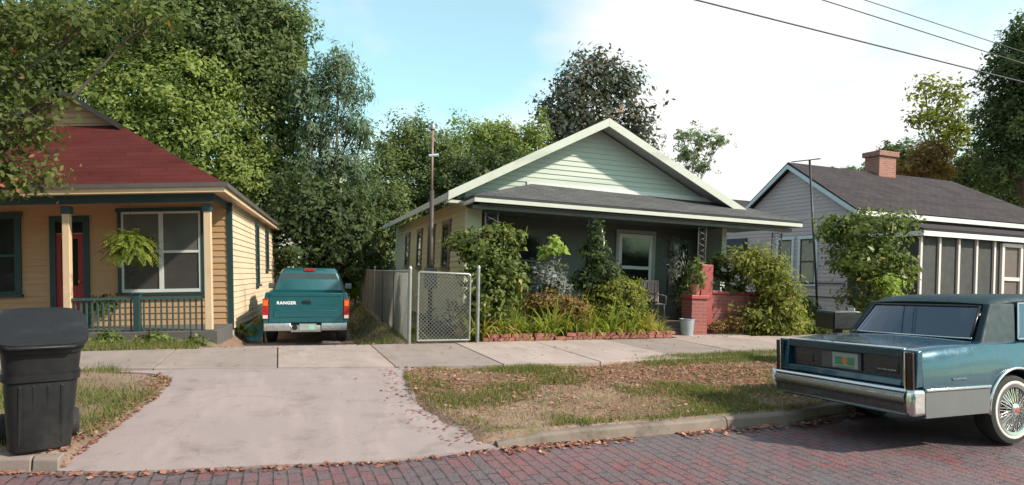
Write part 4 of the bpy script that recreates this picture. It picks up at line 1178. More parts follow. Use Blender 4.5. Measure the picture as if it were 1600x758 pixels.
def leaf_cloud(blobs, Ls, cover, kind, k=14, cr=None, droop=0.0, aspect=.5, hollow=.55, lump=.28):
    """leaves gathered in clumps through uneven blobs; returns corner points and one tint per leaf"""
    V, T = [], []
    for (c, rx, ry, rz) in blobs:
        n = int(cover * 1.75 * math.pi * rx * rz / (.30 * Ls * Ls))
        nc = max(3, n // k)
        d = unit(rng.normal(size=(nc, 3)))
        ph = rng.uniform(0, 6.28, 6)
        lp = 1 + lump * (np.sin(d[:, 0] * 5 + ph[0]) * np.sin(d[:, 2] * 6 + ph[1]) + .7 * np.sin(d[:, 1] * 7 + ph[2]) * np.sin(d[:, 0] * 9 + d[:, 2] * 8 + ph[3]))
        r = (hollow + (1 - hollow) * rng.uniform(size=nc) ** .6) * lp
        cc = np.array(c)[None] + d * r[:, None] * np.array([rx, ry, rz])[None]
        q = cr or max(.12, min(rx, rz) * .15)
        reps = np.repeat(np.arange(nc), k)
        sp = np.clip(rng.normal(size=(nc * k, 3)), -1.7, 1.7) * q * np.array([1, 1, .7 + droop])[None]
        lc = cc[reps] + sp
        outw = unit(unit(sp) + d[reps] * .5)
        ax = unit(outw * .8 + rng.normal(size=(nc * k, 3)) * .55 + np.array([0, 0, -droop])[None])
        nm = unit(rng.normal(size=(nc * k, 3)) * .42 + np.array([0, 0, .45])[None] + d[reps] * .9 + unit(sp) * .45)
        ax = unit(ax - nm * np.sum(ax * nm, 1, keepdims=True) * .8)
        ln = Ls * rng.uniform(.65, 1.3, nc * k) * rng.uniform(.62, 1.5, nc)[reps]
        V.append(leaf_quads(lc, ax, nm, ln, ln * aspect))
        ct = rng.normal(0, .14, nc)[reps] + rng.normal(.5, .17, nc * k)
        T.append(np.clip(ct, 0, 1))
    return np.concatenate(V), np.concatenate(T)

def px_blobs(lst, d):
    out = []
    for b in lst:
        px, py, rx, ry = b[:4]; dd = b[4] if len(b) > 4 else d
        out.append((at(px, py, dd), rx * dd / 1000, (rx + ry) * .5 * dd / 1000, ry * dd / 1000))
    return out

def limbs(mb, base, blobs, r0, top=.65, base_r=None, seed=0):
    rr = random.Random(seed)
    cx = sum((b[0] for b in blobs), Vector()) / len(blobs)
    fork = Vector((base.x * .5 + cx.x * .5, base.y * .5 + cx.y * .5, base.z + (cx.z - base.z) * top * .75))
    w = lambda s: Vector((rr.uniform(-s, s), rr.uniform(-s, s), rr.uniform(-s, s) * .5))
    mid = (base + fork) / 2 + w(.25 * r0 * 4)
    mb.tube([base - Vector((0, 0, .3)), base + Vector((0, 0, .25)), mid, fork], [r0 * 1.45, r0 * 1.05, r0 * .85, r0 * .7], 10)
    for b in blobs:
        e = Vector(b[0]); L_ = (e - fork).length
        m1 = fork.lerp(e, .45) + w(.10 * L_) + Vector((0, 0, .06 * L_))
        mb.tube([fork, m1, e], [r0 * .5, r0 * .28, r0 * .10], 7)
        for _ in range(4):
            tip = e + Vector((rr.uniform(-1, 1) * b[1], rr.uniform(-1, 1) * b[2], rr.uniform(-.6, 1) * b[3])) * .85
            mb.tube([m1.lerp(e, rr.uniform(.3, 1)), e.lerp(tip, .5) + w(.08 * b[1]), tip], [r0 * .14, r0 * .08, r0 * .03], 5)

def tree(name, label, base, blobs, kind, Ls, cover=3.2, r0=.2, group=None, cat='tree', bark=None, seed=1, wood='trunk', foliage='crown', **kw):
    t = thing(name, label, cat, base, 0, group)
    inv = Vector(base)
    mb = MB(); limbs(mb, Vector((0, 0, 0)), [(b[0] - inv, b[1], b[2], b[3]) for b in blobs], r0, seed=seed)
    mb.build(wood, bark or m_bark, t, smooth='all')
    V, T = leaf_cloud([(b[0] - inv, b[1], b[2], b[3]) for b in blobs], Ls * 1.12, cover * 1.15, kind, **kw)
    quads_mesh(foliage, V, 4, LEAF[kind], t, T)
    return t
def on_ground(px, d, dz=0):
    p = at(px, 420, d); s, n = to_sn(p); p.z = float(gz(s, n)) + dz
    return p

# far and near trees
tree('oak_tree', 'big spreading oak with leafy boughs hanging over the red roof and the left house front', on_ground(-420, 9.4),
     px_blobs([(5, 40, 110, 50), (0, 125, 70, 48), (-5, 205, 62, 45), (0, 275, 60, 26), (55, 205, 34, 24), (140, 40, 70, 34), (230, 25, 60, 24), (-120, 150, 110, 100), (-130, 20, 130, 70), (62, 268, 32, 16), (85, 160, 26, 16)], 9.6),
     'oak', .095, 1.55, .11, seed=3, cr=.17, lump=.4, hollow=.35)
tree('live_oak', 'tall dark green tree behind the tan house, filling the top left sky', on_ground(150, 25),
     px_blobs([(90, 70, 130, 90), (230, 50, 120, 80), (330, 70, 110, 90), (395, 40, 75, 65), (300, -20, 120, 60), (420, 110, 55, 60), (30, 180, 110, 80)], 25),
     'green', .145, 3.2, .4, seed=5, lump=.4)
tree('broadleaf_tree', 'bright green leafy tree just behind the red roof', on_ground(300, 23.5),
     px_blobs([(285, 150, 90, 62), (225, 215, 75, 60), (325, 225, 75, 65), (375, 265, 45, 55), (190, 150, 70, 50), (270, 290, 80, 60)], 23.5),
     'bright', .14, 3.0, .25, seed=6, lump=.38)
tree('tall_tree', 'dark tall tree standing between the bright green tree and the feathery one', on_ground(430, 25),
     px_blobs([(430, 150, 52, 55), (415, 230, 50, 60), (445, 60, 42, 60), (450, 300, 60, 60), (405, 320, 50, 55), (462, 215, 30, 45)], 25),
     'green', .14, 3.0, .25, seed=7, lump=.4)
tree('feathery_tree', 'blue green feathery tree with drooping sprays against the open sky', on_ground(515, 24),
     px_blobs([(528, 105, 40, 34), (548, 145, 38, 26), (505, 140, 30, 40), (545, 195, 42, 26), (500, 205, 32, 34), (525, 255, 48, 30), (488, 265, 36, 36), (560, 275, 34, 28), (478, 150, 26, 40), (565, 215, 26, 22), (470, 330, 40, 40)], 24),
     'feather', .17, 3.6, .16, seed=8, droop=.7, aspect=.24, lump=.5, hollow=.25)
row = [('dense dark tree at the end of the driveway above the truck', (500, 22), [(480, 330, 60, 60), (530, 350, 55, 55), (470, 400, 55, 45), (540, 400, 50, 40), (510, 430, 60, 25)], 'dark', .15),
       ('mid green tree behind the truck, left of the utility mast', (590, 30), [(585, 300, 45, 50), (575, 360, 50, 50), (610, 340, 45, 50), (590, 410, 45, 35), (600, 250, 26, 30)], 'green', .15),
       ('round topped tree right behind the utility mast', (665, 33), [(640, 225, 48, 45), (690, 250, 45, 45), (650, 290, 55, 55), (700, 310, 50, 50), (640, 350, 45, 50)], 'green', .16),
       ('lower dark tree between the mast and the left gable slope', (740, 31), [(720, 290, 55, 40), (760, 275, 50, 40), (690, 340, 50, 40), (790, 270, 40, 40)], 'dark', .15),
       ('light green treetop over the left slope of the gable', (770, 35), [(745, 225, 50, 40), (790, 235, 40, 36), (815, 240, 30, 34), (775, 215, 34, 26), (840, 225, 22, 40)], 'bright', .16)]
for i, (lab, (bx, d), bl, kind, Ls) in enumerate(row):
    tree('background_tree', lab, on_ground(bx, d), px_blobs(bl, d), kind, Ls, 2.9, .18, 'trees in a row behind the green house', seed=20 + i, lump=.42)
tree('magnolia_tree', 'tall magnolia with dark glossy and rusty leaves rising behind the gable peak', on_ground(940, 37),
     px_blobs([(935, 102, 34, 26), (908, 130, 42, 34), (962, 140, 40, 34), (885, 160, 32, 26), (930, 180, 70, 42), (992, 192, 34, 30), (858, 168, 20, 18), (900, 215, 60, 30), (1000, 225, 34, 26), (970, 120, 25, 20), (872, 200, 34, 30)], 37),
     'magnolia', .25, 1.9, .28, seed=9, cr=.42, aspect=.48, lump=.35, hollow=.35)
tree('pale_tree', 'thin pale green tree showing over the right slope of the gable', on_ground(1075, 42),
     px_blobs([(1095, 218, 38, 20), (1075, 242, 30, 18), (1122, 222, 20, 16), (1092, 262, 28, 14), (1068, 212, 18, 10)], 42), 'pale', .17, 1.5, .16, seed=10, lump=.55, hollow=.1)
tree('sparse_tree', 'sparse tall yellow green tree right of the chimney', on_ground(1470, 36),
     px_blobs([(1445, 140, 26, 22), (1490, 150, 30, 26), (1465, 180, 36, 26), (1500, 200, 30, 30), (1435, 185, 18, 16), (1480, 225, 40, 25)], 36), 'yellow', .20, 1.25, .15, seed=11, lump=.6, hollow=.1, cr=.35)
tree('rusty_tree', 'small rusty brown tree beside the chimney', on_ground(1445, 34), px_blobs([(1450, 240, 34, 26), (1430, 262, 34, 20), (1462, 270, 30, 18)], 34), 'brown', .15, 2.4, .12, seed=12)
tree('dark_tree', 'big dark backlit tree at the right edge of the photo', on_ground(1610, 31),
     px_blobs([(1595, 75, 34, 45), (1580, 130, 40, 50), (1570, 190, 42, 45), (1610, 180, 60, 80), (1590, 250, 60, 50), (1625, 90, 50, 70)], 31), 'dark', .16, 3.0, .3, seed=13, lump=.42)
rr_ = [('dark low tree behind the right end of the brown roof', (1550, 38), [(1530, 270, 55, 42), (1580, 300, 55, 40), (1500, 275, 40, 34)], 'dark'),
       ('bushy green tree just right of the brick chimney', (1410, 40), [(1405, 248, 32, 26), (1430, 262, 36, 26), (1382, 258, 20, 20), (1395, 232, 18, 12)], 'green'),
       ('small treetop peeping over the brown ridge left of the chimney', (1330, 48), [(1335, 268, 20, 8), (1305, 268, 16, 7), (1360, 262, 14, 10)], 'green')]
for i, (lab, (bx, d), bl, kind) in enumerate(rr_):
    tree('background_tree', lab, on_ground(bx, d), px_blobs(bl, d), kind, .17, 2.8, .16, 'trees behind the grey house', seed=40 + i)
# pale building glimpsed through the leaves
pb = at(497, 420, 47); pb.z = .2
PB = thing('building', 'pale building far behind, glimpsed through the feathery tree', 'building', pb, R(12))
MB().box(-3.2, 3.2, 0, 6, 0, 8.6).build('wall', plain('pale_render', (.62, .60, .58), .8), PB)
MB().box(-3.4, 3.4, -.2, 6.2, 8.6, 8.8).build('roof', m_greyroof, PB)
for x in (-2, 0, 2):
    for z in (2, 4.6, 7):
        f = MB().box(x - .5, x + .5, -.06, -.002, z - .6, z + .6).build('window', m_white, PB)
        MB().box(x - .42, x + .42, -.075, -.062, z - .52, z + .52).build('pane', m_glass, f)

# unseen trees added behind the viewpoint to dim the porches and darken reflections
bl = []
for i in range(15):
    x = -34 + i * 4.7 + rnd.uniform(-1, 1)
    y = -13 - rnd.uniform(0, 5)
    hgt = rnd.uniform(6.5, 9.0) if x < 8 else rnd.uniform(3.5, 5)
    bl.append((Vector((x, y, hgt * .55)), 3.4, 2.6, hgt * .55))
for (x, y, hgt) in ((-17, -8, 8), (-20, -3, 9), (-22, 3, 9), (-24, 9, 8)):  # more added trees off to the left, darkening the car's rear reflection
    bl.append((Vector((x, y, hgt * .55)), 2.6, 3.0, hgt * .55))
V, T = leaf_cloud(bl, .42, 1.6, 'dark', cr=.5)
tag(quads_mesh('shading_treeline', V, 4, LEAF['dark'], None, T), 'unseen line of trees added across the street for shade', 'trees', None, 'stuff')

# shrubs round the porch
def shrub(name, label, base, blobs, kind, Ls, cover=3.0, cat='shrub', r0=.025, seed=1, group=None, **kw):
    return tree(name, label, base, blobs, kind, Ls * 1.15, cover * 1.5, r0, group, cat, m_bark, seed, 'stem', 'foliage', **kw)
shrub('tall_shrub', 'tall leafy green shrub beside the gate, covering the left porch corner', on_ground(768, 12.3), px_blobs([(765, 395, 40, 38), (735, 378, 32, 16), (792, 372, 24, 18), (768, 455, 42, 55), (798, 430, 24, 30), (745, 500, 26, 30), (715, 375, 16, 10), (775, 362, 16, 12)], 12.3), 'shrub', .085, 2.8, seed=50, cr=.09)
shrub('broadleaf_plant', 'tall plant with pale lime leaves in front of the dark porch', on_ground(862, 13.0), px_blobs([(860, 380, 20, 12), (848, 395, 14, 10), (872, 388, 14, 10)], 13.0), 'lime', .13, 1.6, 'plant', .012, 51, cr=.06)
shrub('grey_shrub', 'hazy grey green bush under the lime leaved plant', on_ground(850, 13.1), px_blobs([(850, 430, 26, 26), (868, 450, 20, 22)], 13.1), 'moss', .06, 1.6, seed=52, cr=.08)
shrub('climbing_plant', 'dark climbing plant around the wrought iron porch post left of the door', on_ground(932, 13.35), px_blobs([(931, 362, 9, 16), (930, 395, 18, 26), (944, 425, 24, 20), (916, 440, 20, 18)], 13.35), 'dark', .07, 2.6, 'plant', .015, 53, cr=.07)
shrub('round_bush', 'rounded yellow green bush in the front bed before the porch door', on_ground(962, 13.4), px_blobs([(965, 452, 38, 20), (945, 470, 36, 22), (985, 468, 26, 22), (960, 490, 45, 20)], 13.4), 'yellow', .055, 3.0, seed=54, cr=.06)
shrub('orange_shrub', 'low bush with orange brown tips behind the strap leaved plants', on_ground(865, 12.85), px_blobs([(850, 470, 34, 16), (885, 478, 34, 18), (825, 480, 22, 18), (905, 490, 20, 16)], 12.85), 'brown', .05, 2.2, seed=55, cr=.06)
shrub('weeping_shrub', 'large weeping yellow green shrub in front of the brick porch wall', on_ground(1190, 14.35), px_blobs([(1185, 415, 36, 20), (1212, 445, 30, 34), (1222, 485, 26, 34), (1160, 405, 26, 12), (1195, 500, 50, 22), (1232, 508, 18, 16)], 14.35), 'yellow', .075, 3.0, r0=.03, seed=56, cr=.11, droop=.5, aspect=.45)
shrub('large_leaf_plant', 'dark plant with big leaves beside the red porch pillar', on_ground(1128, 14.5), px_blobs([(1128, 405, 20, 12), (1120, 430, 14, 16), (1150, 432, 22, 14), (1140, 450, 24, 8)], 14.5), 'dark', .15, 1.8, 'plant', .015, 57, cr=.08)
shrub('dry_plant', 'scrubby reddish plant at the foot of the brick porch wall', on_ground(1120, 14.1), px_blobs([(1118, 510, 20, 7), (1146, 506, 14, 10)], 14.1), 'brown', .06, 1.8, 'plant', .012, 58, cr=.07)
shrub('tall_shrub', 'tall round shrub in front of the screened porch of the grey house', on_ground(1358, 16.2), px_blobs([(1355, 360, 66, 32), (1345, 400, 52, 40), (1375, 420, 44, 38), (1360, 460, 40, 30), (1305, 355, 26, 20), (1405, 350, 24, 18)], 16.2), 'shrub', .10, 1.5, r0=.05, seed=59, cr=.14)
shrub('young_shrub', 'small yellow green shrub at the right foot of the tall round shrub', on_ground(1392, 15.6), px_blobs([(1390, 445, 18, 16), (1395, 468, 16, 14)], 15.6), 'lime', .07, 2.0, seed=60, cr=.08)
shrub('low_bush', 'low dark bush under the twin windows of the grey house', on_ground(1258, 17.2), px_blobs([(1255, 478, 16, 14), (1270, 492, 14, 10)], 17.2), 'green', .07, 2.6, seed=61, cr=.1)
shrub('low_bush', 'low bush by the sidewalk right of the weeping shrub', on_ground(1272, 14.6), px_blobs([(1262, 508, 22, 9), (1290, 512, 18, 8)], 14.6), 'shrub', .06, 2.0, seed=62, cr=.08)
shrub('hedge_bush', 'light green bush at the far end of the driveway beside the fence', on_ground(556, 24), px_blobs([(557, 432, 15, 14), (552, 455, 14, 14), (545, 440, 10, 14)], 24), 'bright', .11, 2.6, seed=63, cr=.14)
shrub('hedge_bush', 'dark ivy like bush behind the chain link fence', on_ground(600, 26), px_blobs([(590, 415, 24, 18), (575, 440, 18, 16)], 26), 'dark', .11, 2.6, seed=64, cr=.14)
for i, (px, py, rx, ry, lab) in enumerate([(165, 532, 28, 9, 'low leafy plants at the left end of the porch railing'), (235, 534, 36, 7, 'low leafy plants under the newel post of the porch railing'), (300, 537, 26, 6, 'low leafy plants at the right end of the porch railing'), (163, 480, 13, 16, 'green potted plant behind the left end of the porch railing')]):
    d = 10.75 if i < 3 else 12.3
    bl = px_blobs([(px, py, rx, ry), (px + 8, py - 5, rx * .5, ry * 1.1)], d)
    g_ = on_ground(px, d) if i < 3 else LF.w(-2.35, 1.1, .135)
    shrub('porch_plant', lab, g_, bl, 'shrub', .06, 2.2, 'plant', .008, 70 + i, 'plants along the porch of the tan house', cr=.06)
shrub('driveway_weeds', 'scruffy green weeds at the foot of the tan side wall', on_ground(385, 13.6), px_blobs([(383, 515, 22, 6), (362, 522, 14, 6), (408, 502, 8, 8)], 13.6), 'shrub', .06, 1.6, 'plant', .006, 75, cr=.07)

shrub('weeds', 'dark twiggy weeds behind the chain link gate', on_ground(690, 12.6), px_blobs([(672, 505, 14, 26), (705, 500, 18, 30), (690, 520, 30, 14)], 12.6), 'dark', .05, .8, 'plant', .012, 80, cr=.06)

shrub('weeds', 'low green weeds along the foot of the chain link fence', on_ground(598, 16.5), px_blobs([(585, 505, 16, 6, 17.5), (602, 515, 14, 6, 15.0), (575, 492, 12, 6, 20)], 16.5), 'shrub', .06, 1.6, 'plant', .006, 81, cr=.07)

# strap leaved plants along the brick edging
def ribbon(V, T, base, dirv, length, width, bend, tint, n=5):
    p = Vector(base); d = Vector(dirv).normalized(); side = d.cross(Vector((0, 0, 1)))
    side = side.normalized() if side.length > 1e-4 else Vector((1, 0, 0))
    out = Vector((d.x, d.y, 0)); st = length / n
    prev = (p - side * width * .5, p + side * width * .5)
    for i in range(1, n + 1):
        d = (d + (out * .6 + Vector((0, 0, -1))) * bend / n * (i / n) * 1.6).normalized()
        p = p + d * st
        w = width * (1 - (i / n) ** 2.2) * .5 + .0012
        cur = (p - side * w, p + side * w)
        V += [prev[0], prev[1], cur[1], cur[0]]; T.append(tint)
        prev = cur
for i in range(44):
    q = ((i * 17) % 44) / 43
    s = 3.40 + q * 4.15 + rnd.uniform(-.08, .08); n = 11.47 + rnd.uniform(-.02, .34)
    warm = .30 if rnd.random() < .3 or q > .86 or q < .06 else 0
    b = sn(s, n, float(gz(s, n)))
    V, T = [], []
    hgt = rnd.uniform(.40, .98) * (1.0 if q < .9 else .7)
    for k in range(rnd.randint(58, 76)):
        a = rnd.uniform(0, 6.28); sp = rnd.uniform(.12, .75)
        o_ = Vector((math.cos(a), math.sin(a), 0)) * rnd.uniform(0, .10)
        ribbon(V, T, o_, Vector((math.cos(a) * sp, math.sin(a) * sp, 1)), hgt * rnd.uniform(.55, 1.25), rnd.uniform(.024, .044), rnd.uniform(.5, 2.2), min(1, max(0, rnd.gauss(.5 + warm, .22))))
    o = quads_mesh('strap_leaf_plant', [tuple(v) for v in V], 4, LEAF['strap'], None, T)
    o.location = b
    tag(o, 'clump of long green and yellow strap leaves growing behind the brick edging', 'plant', 'strap leaved plants along the front bed')

# brick edging of the bed
m_edgebrick = plain('edging_brick', (.25, .085, .065), .9, var=.45, scale=7, bmp=.5, dirt=(.33, .24, .21), dirt_amt=.7)
bk = MB().box(-.10, .10, -.048, .048, 0, .064)
b0_ = bk.build('edging_brick', m_edgebrick, None, bevel=.007)
first = True
for row_, (na, z) in enumerate(((20, 0), (18, .066))):
    for i in range(na):
        s = 3.66 + (4.05 / na) * i + (.1 if row_ else 0) + rnd.uniform(-.012, .012)
        if row_ and rnd.random() < .12: continue
        o = b0_ if first else b0_.copy()
        if not first: C.objects.link(o)
        first = False
        n = 11.275 + rnd.uniform(-.02, .02) + row_ * .012
        p = sn(s, n, .268 + z)
        o.location = p; o.rotation_euler = (rnd.uniform(-.03, .03), rnd.uniform(-.04, .04), R(20) + rnd.uniform(-.07, .07))
        tag(o, 'worn red brick in the ' + ('upper' if row_ else 'lower') + ' course of the flower bed edging', 'brick', 'upper course of bed edging bricks' if row_ else 'lower course of bed edging bricks')

# hanging fern
fb = LF.w(-1.70, .42, 1.46)
FERN = thing('hanging_fern', 'bushy green fern in a hanging basket in front of the tan house window', 'plant', fb)
MB().lathe([(0, 0), (.08, 0), (.13, .12), (.14, .13), (.12, .13), (.0, .11)], 18).build('basket', plain('basket_green', (.03, .04, .03), .6), FERN, smooth=True)
MB().tube([(-.13, 0, .13), (0, 0, .45)], .004, 4).tube([(.13, 0, .13), (0, 0, .45)], .004, 4).tube([(0, .13, .13), (0, 0, .45)], .004, 4).tube([(0, 0, .45), (0, -.12, .98)], .004, 4).build('hanger', m_iron, FERN)
V, T = [], []
for k in range(240):
    a = rnd.uniform(0, 6.28); up = rnd.uniform(-.2, 4.0); ln = rnd.uniform(.36, .60)
    d = Vector((math.cos(a), math.sin(a), up)).normalized(); p = Vector((math.cos(a) * .05, math.sin(a) * .05, .12))
    out = Vector((math.cos(a), math.sin(a), 0)); bend = rnd.uniform(1.6, 4.2); t0 = min(1, max(0, rnd.gauss(.45, .2)))
    n = 18
    for i in range(n):
        d = (d + (out * .45 + Vector((0, 0, -1))) * bend / n * (i / n) * 1.8).normalized()
        p = p + d * ln / n
        side = d.cross(Vector((0, 0, 1))).normalized(); up_ = side.cross(d)
        wl_ = .085 * math.sin(math.pi * (i + 1.2) / (n + 1.5)) + .008
        for sg in (1, -1):
            tip = p + side * sg * wl_ + d * .02 - up_ * rnd.uniform(-.01, .02)
            V += [p - d * .008, p + side * sg * wl_ * .5 - d * .008, tip, p + side * sg * wl_ * .4 + d * .016]; T.append(min(1, max(0, t0 + rnd.gauss(0, .08))))
quads_mesh('fronds', [tuple(v) for v in V], 4, leafmat('fern_leaf', [(0, (.07, .10, .018)), (.5, (.20, .24, .045)), (1, (.38, .38, .09))], .4), FERN, T)

# ------------------------------------------------------------------ fence, gate, mast, wires, antenna
m_galv = plain('galvanised_steel', (.30, .30, .29), .45, .7, var=.15, dirt=(.3, .25, .2))
m_wire = plain('dull_wire', (.42, .42, .40), .5, .6)
m_rust = plain('dark_post', (.06, .05, .045), .8)
f0 = Vector((-1.78, 11.20, 0)); fd = Vector((-.29, .957, 0)).normalized()
f0.z = .262
FEN = thing('chain_link_fence', 'long chain link fence running back beside the driveway', 'fence', f0, math.atan2(fd.y, fd.x))
FL_ = 14.4
def link_mesh(w, h, pitch, r, x0=0, z0=0):
    b = MB()
    n = int((w + h) / pitch)
    for i in range(n + 1):
        c = i * pitch
        for sg in (1, -1):
            xa, za = (c, 0) if c <= w else (w, c - w)
            xb, zb = (c - h, h) if c - h >= 0 else (0, c)
            if abs(xa - xb) < 1e-3: continue
            if sg < 0: xa, xb = w - xa, w - xb
            b.tube([(x0 + xa, sg * r, z0 + za), (x0 + xb, sg * r, z0 + zb)], r, 3, cap=False)
    return b
link_mesh(FL_, 1.22, .062, .0032, 0, .05).build('wire_mesh', m_wire, FEN)
MB().tube([(0, 0, 1.28), (FL_, 0, 1.20)], .018, 8).build('top_rail', m_galv, FEN, smooth='all')
for i in range(7):
    x = i * 2.4
    MB().tube([(x, 0, -.35), (x, 0, 1.33)], .024 if i else .034, 10).lathe([(.04, 1.33), (.03, 1.36), (0, 1.375)], 10, Matrix.Translation((x, 0, 0))).build('post', m_galv if i in (0, 3, 5) else m_rust, FEN, smooth=True)
g1 = Vector((-.655, 11.57, .262)); g0 = Vector((-1.70, 11.235, .262)); gv = g1 - g0; gw = gv.length
GPT = thing('gate_post', 'galvanised steel post holding the right side of the gate', 'post', g1 + Vector((.05, .012, 0)), 0)
MB().tube([(0, 0, -.35), (0, 0, 1.36)], .034, 12).lathe([(.042, 1.36), (.03, 1.40), (0, 1.41)], 12).build('pole', m_galv, GPT, smooth=True)
MB().box(-.05, -.03, -.02, .02, .35, .40).box(-.05, -.03, -.02, .02, 1.0, 1.05).build('hinge', m_rust, GPT)
GT = thing('gate', 'chain link garden gate in a steel tube frame between two posts', 'gate', g0, math.atan2(gv.y, gv.x))
GW = gw - .10
fr = MB()
R_ = .021
fr.tube([(.06, 0, .06), (.06, 0, 1.24)], R_, 10).tube([(GW, 0, .06), (GW, 0, 1.22)], R_, 10).tube([(.06, 0, 1.24), (.09, 0, 1.27), (GW - .03, 0, 1.245), (GW, 0, 1.22)], R_, 10).tube([(.06, 0, .06), (GW, 0, .06)], R_, 10)
fr.build('gate_frame', m_galv, GT, smooth=True)
link_mesh(GW - .09, 1.17, .068, .0036, .075, .07).build('wire_mesh', m_wire, GT)
MB().box(-.01, .05, -.03, .03, .85, .90).build('latch', m_rust, GT)

mp = on_ground(673, 12.95)
MAST = thing('service_mast', 'tall electrical service mast with dark conduit beside the green house', 'mast', mp)
top = at(676, 200, 12.95) - mp; mid = at(675, 298, 12.95) - mp
MB().tube([(mid.x, 0, mid.z - .2), (top.x, 0, top.z)], .024, 8).build('pole', plain('rusty_pole', (.24, .15, .13), .6, .3), MAST, smooth='all')
MB().tube([(0, 0, -.3), (0, 0, 1.6), (mid.x, 0, mid.z)], .045, 10).build('conduit', plain('dark_conduit', (.05, .035, .03), .6), MAST, smooth='all')
ins = at(677, 243, 12.9) - mp
MB().tube([(ins.x - .09, 0, ins.z), (ins.x + .10, 0, ins.z + .02)], .03, 8).build('insulator', m_bluewhite, MAST, smooth=True)
MB().lathe([(.05, 0), (.06, .06), (.03, .12), (0, .13)], 12, Matrix.Translation((top.x, 0, top.z - .03))).build('weather_head', m_galv, MAST, smooth=True)
MB().box(-.10, .14, -.19, -.065, .95, 1.35).build('meter_box', plain('meter_grey', (.10, .09, .08), .6), MAST, bevel=.01)

ab = on_ground(1281, 17.2); at_ = at(1265, 250, 17.2) - ab
ANT = thing('tv_antenna', 'thin pole with a small antenna on top standing before the grey gable', 'antenna', ab)
MB().tube([(0, 0, -.2), (at_.x, at_.y, at_.z)], .030, 8).build('pole', m_iron, ANT, smooth='all')
MB().tube([(at_.x - .42, .1, at_.z - .04), (at_.x + .25, -.1, at_.z + .02)], .014, 6).tube([(at_.x - .40, -.02, at_.z - .05), (at_.x - .40, .22, at_.z - .02)], .008, 5).tube([(at_.x - .15, -.15, at_.z - .03), (at_.x - .15, .25, at_.z - .0)], .008, 5).tube([(at_.x + .12, -.25, at_.z), (at_.x + .12, .1, at_.z + .03)], .008, 5).build('crossarm', m_iron, ANT)

m_cable = plain('cable', (.055, .05, .06), .7)
def cable(pa, pb_, r, sag, label):
    pts = []
    pa = pa - (pb_ - pa) * .35
    for i in range(41):
        q = i / 40
        p = pa.lerp(pb_, q); p.z -= sag * 4 * q * (1 - q)
        pts.append(p)
    o = MB().tube(pts, r, 6).build('power_cable', m_cable, None, smooth='all')
    tag(o, label, 'cable', 'cables across the sky')
cable(at(640, -117, 10), at(2100, 252, 24), .016, .05, 'lowest and thickest power cable crossing the upper right sky')
cable(at(900, -126, 12), at(2100, 256, 26), .013, .05, 'middle power cable crossing the upper right sky')
cable(at(1000, -119, 13), at(2100, 244, 27), .011, .05, 'uppermost thin power cable crossing the upper right sky')

# ------------------------------------------------------------------ small things on and around the porch
bp_ = on_ground(1075, 13.7)
BK = thing('bucket', 'grey metal bucket by the porch steps', 'bucket', bp_)
MB().lathe([(0, .01), (.115, .01), (.115, 0), (.125, .03), (.155, .36), (.165, .365), (.165, .38), (.15, .38), (.12, .05), (0, .04)], 24).build('bucket_body', plain('zinc', (.34, .37, .40), .5, .4, var=.2), BK, smooth=True)
MB().tube([(.16 * math.cos(a), .0, .37 - .06 * math.sin(a)) for a in np.linspace(0, math.pi, 12)], .005, 5).build('handle', m_galv, BK)
def pot_plant(px, b_, z, lab, kind, Ls, rx, rz, potm, seed, name='potted_plant'):
    # px = local a on the green house porch
    p = GF.w(px, b_, z)
    t = thing(name, lab, 'plant', p)
    MB().lathe([(0, .01), (.08, 0), (.085, .01), (.12, .20), (.13, .20), (.13, .23), (.11, .23), (.10, .19), (0, .18)], 20).build('pot', potm, t, smooth=True)
    V, T = leaf_cloud([(Vector((0, 0, .26 + rz * .8)), rx, rx, rz), (Vector((rx * .4, 0, .22 + rz * .5)), rx * .7, rx * .7, rz * .6)], Ls, 2.4, kind, cr=.07, droop=.4, aspect=.3)
    quads_mesh('foliage', V, 4, LEAF[kind], t, T)
    m_ = MB()
    for i in range(6):
        a = i * 1.05; m_.tube([(0, 0, .18), (.3 * rx * math.cos(a), .3 * rx * math.sin(a), .26 + rz * .4), (.7 * rx * math.cos(a), .7 * rx * math.sin(a), .26 + rz)], .005, 5)
    m_.build('stem', m_bark, t)
m_terra = plain('terracotta', (.36, .15, .09), .8)
m_blackpot = plain('black_pot', (.03, .03, .03), .6)
pot_plant(4.88, -.13, .982, 'leafy potted plant on the red step pedestal', 'shrub', .10, .20, .28, m_terra, 1)
pot_plant(4.30, 1.0, .277, 'dark potted plant on the porch right of the door', 'dark', .09, .2, .30, m_blackpot, 2)
pot_plant(5.55, 1.3, .277, 'tall dark potted palm on the porch behind the red pillar', 'dark', .14, .32, .60, m_blackpot, 3)
hp = GF.w(5.0, .9, 1.55)
HG = thing('hanging_plant', 'grey mossy hanging plant under the porch roof left of the pillar', 'plant', hp)
MB().lathe([(0, .30), (.10, .30), (.14, .42), (.0, .41)], 14).build('basket', m_blackpot, HG, smooth=True)
MB().tube([(-.13, 0, .42), (0, 0, .8)], .004, 4).tube([(.13, 0, .42), (0, 0, .8)], .004, 4).tube([(0, 0, .8), (0, 0, 1.08)], .004, 4).build('hanger', m_iron, HG)
V, T = leaf_cloud([(Vector((0, 0, .36)), .28, .28, .26), (Vector((0, 0, .05)), .2, .2, .25)], .09, 2.2, 'moss', cr=.08, droop=1.2, aspect=.22)
quads_mesh('foliage', V, 4, LEAF['moss'], HG, T)
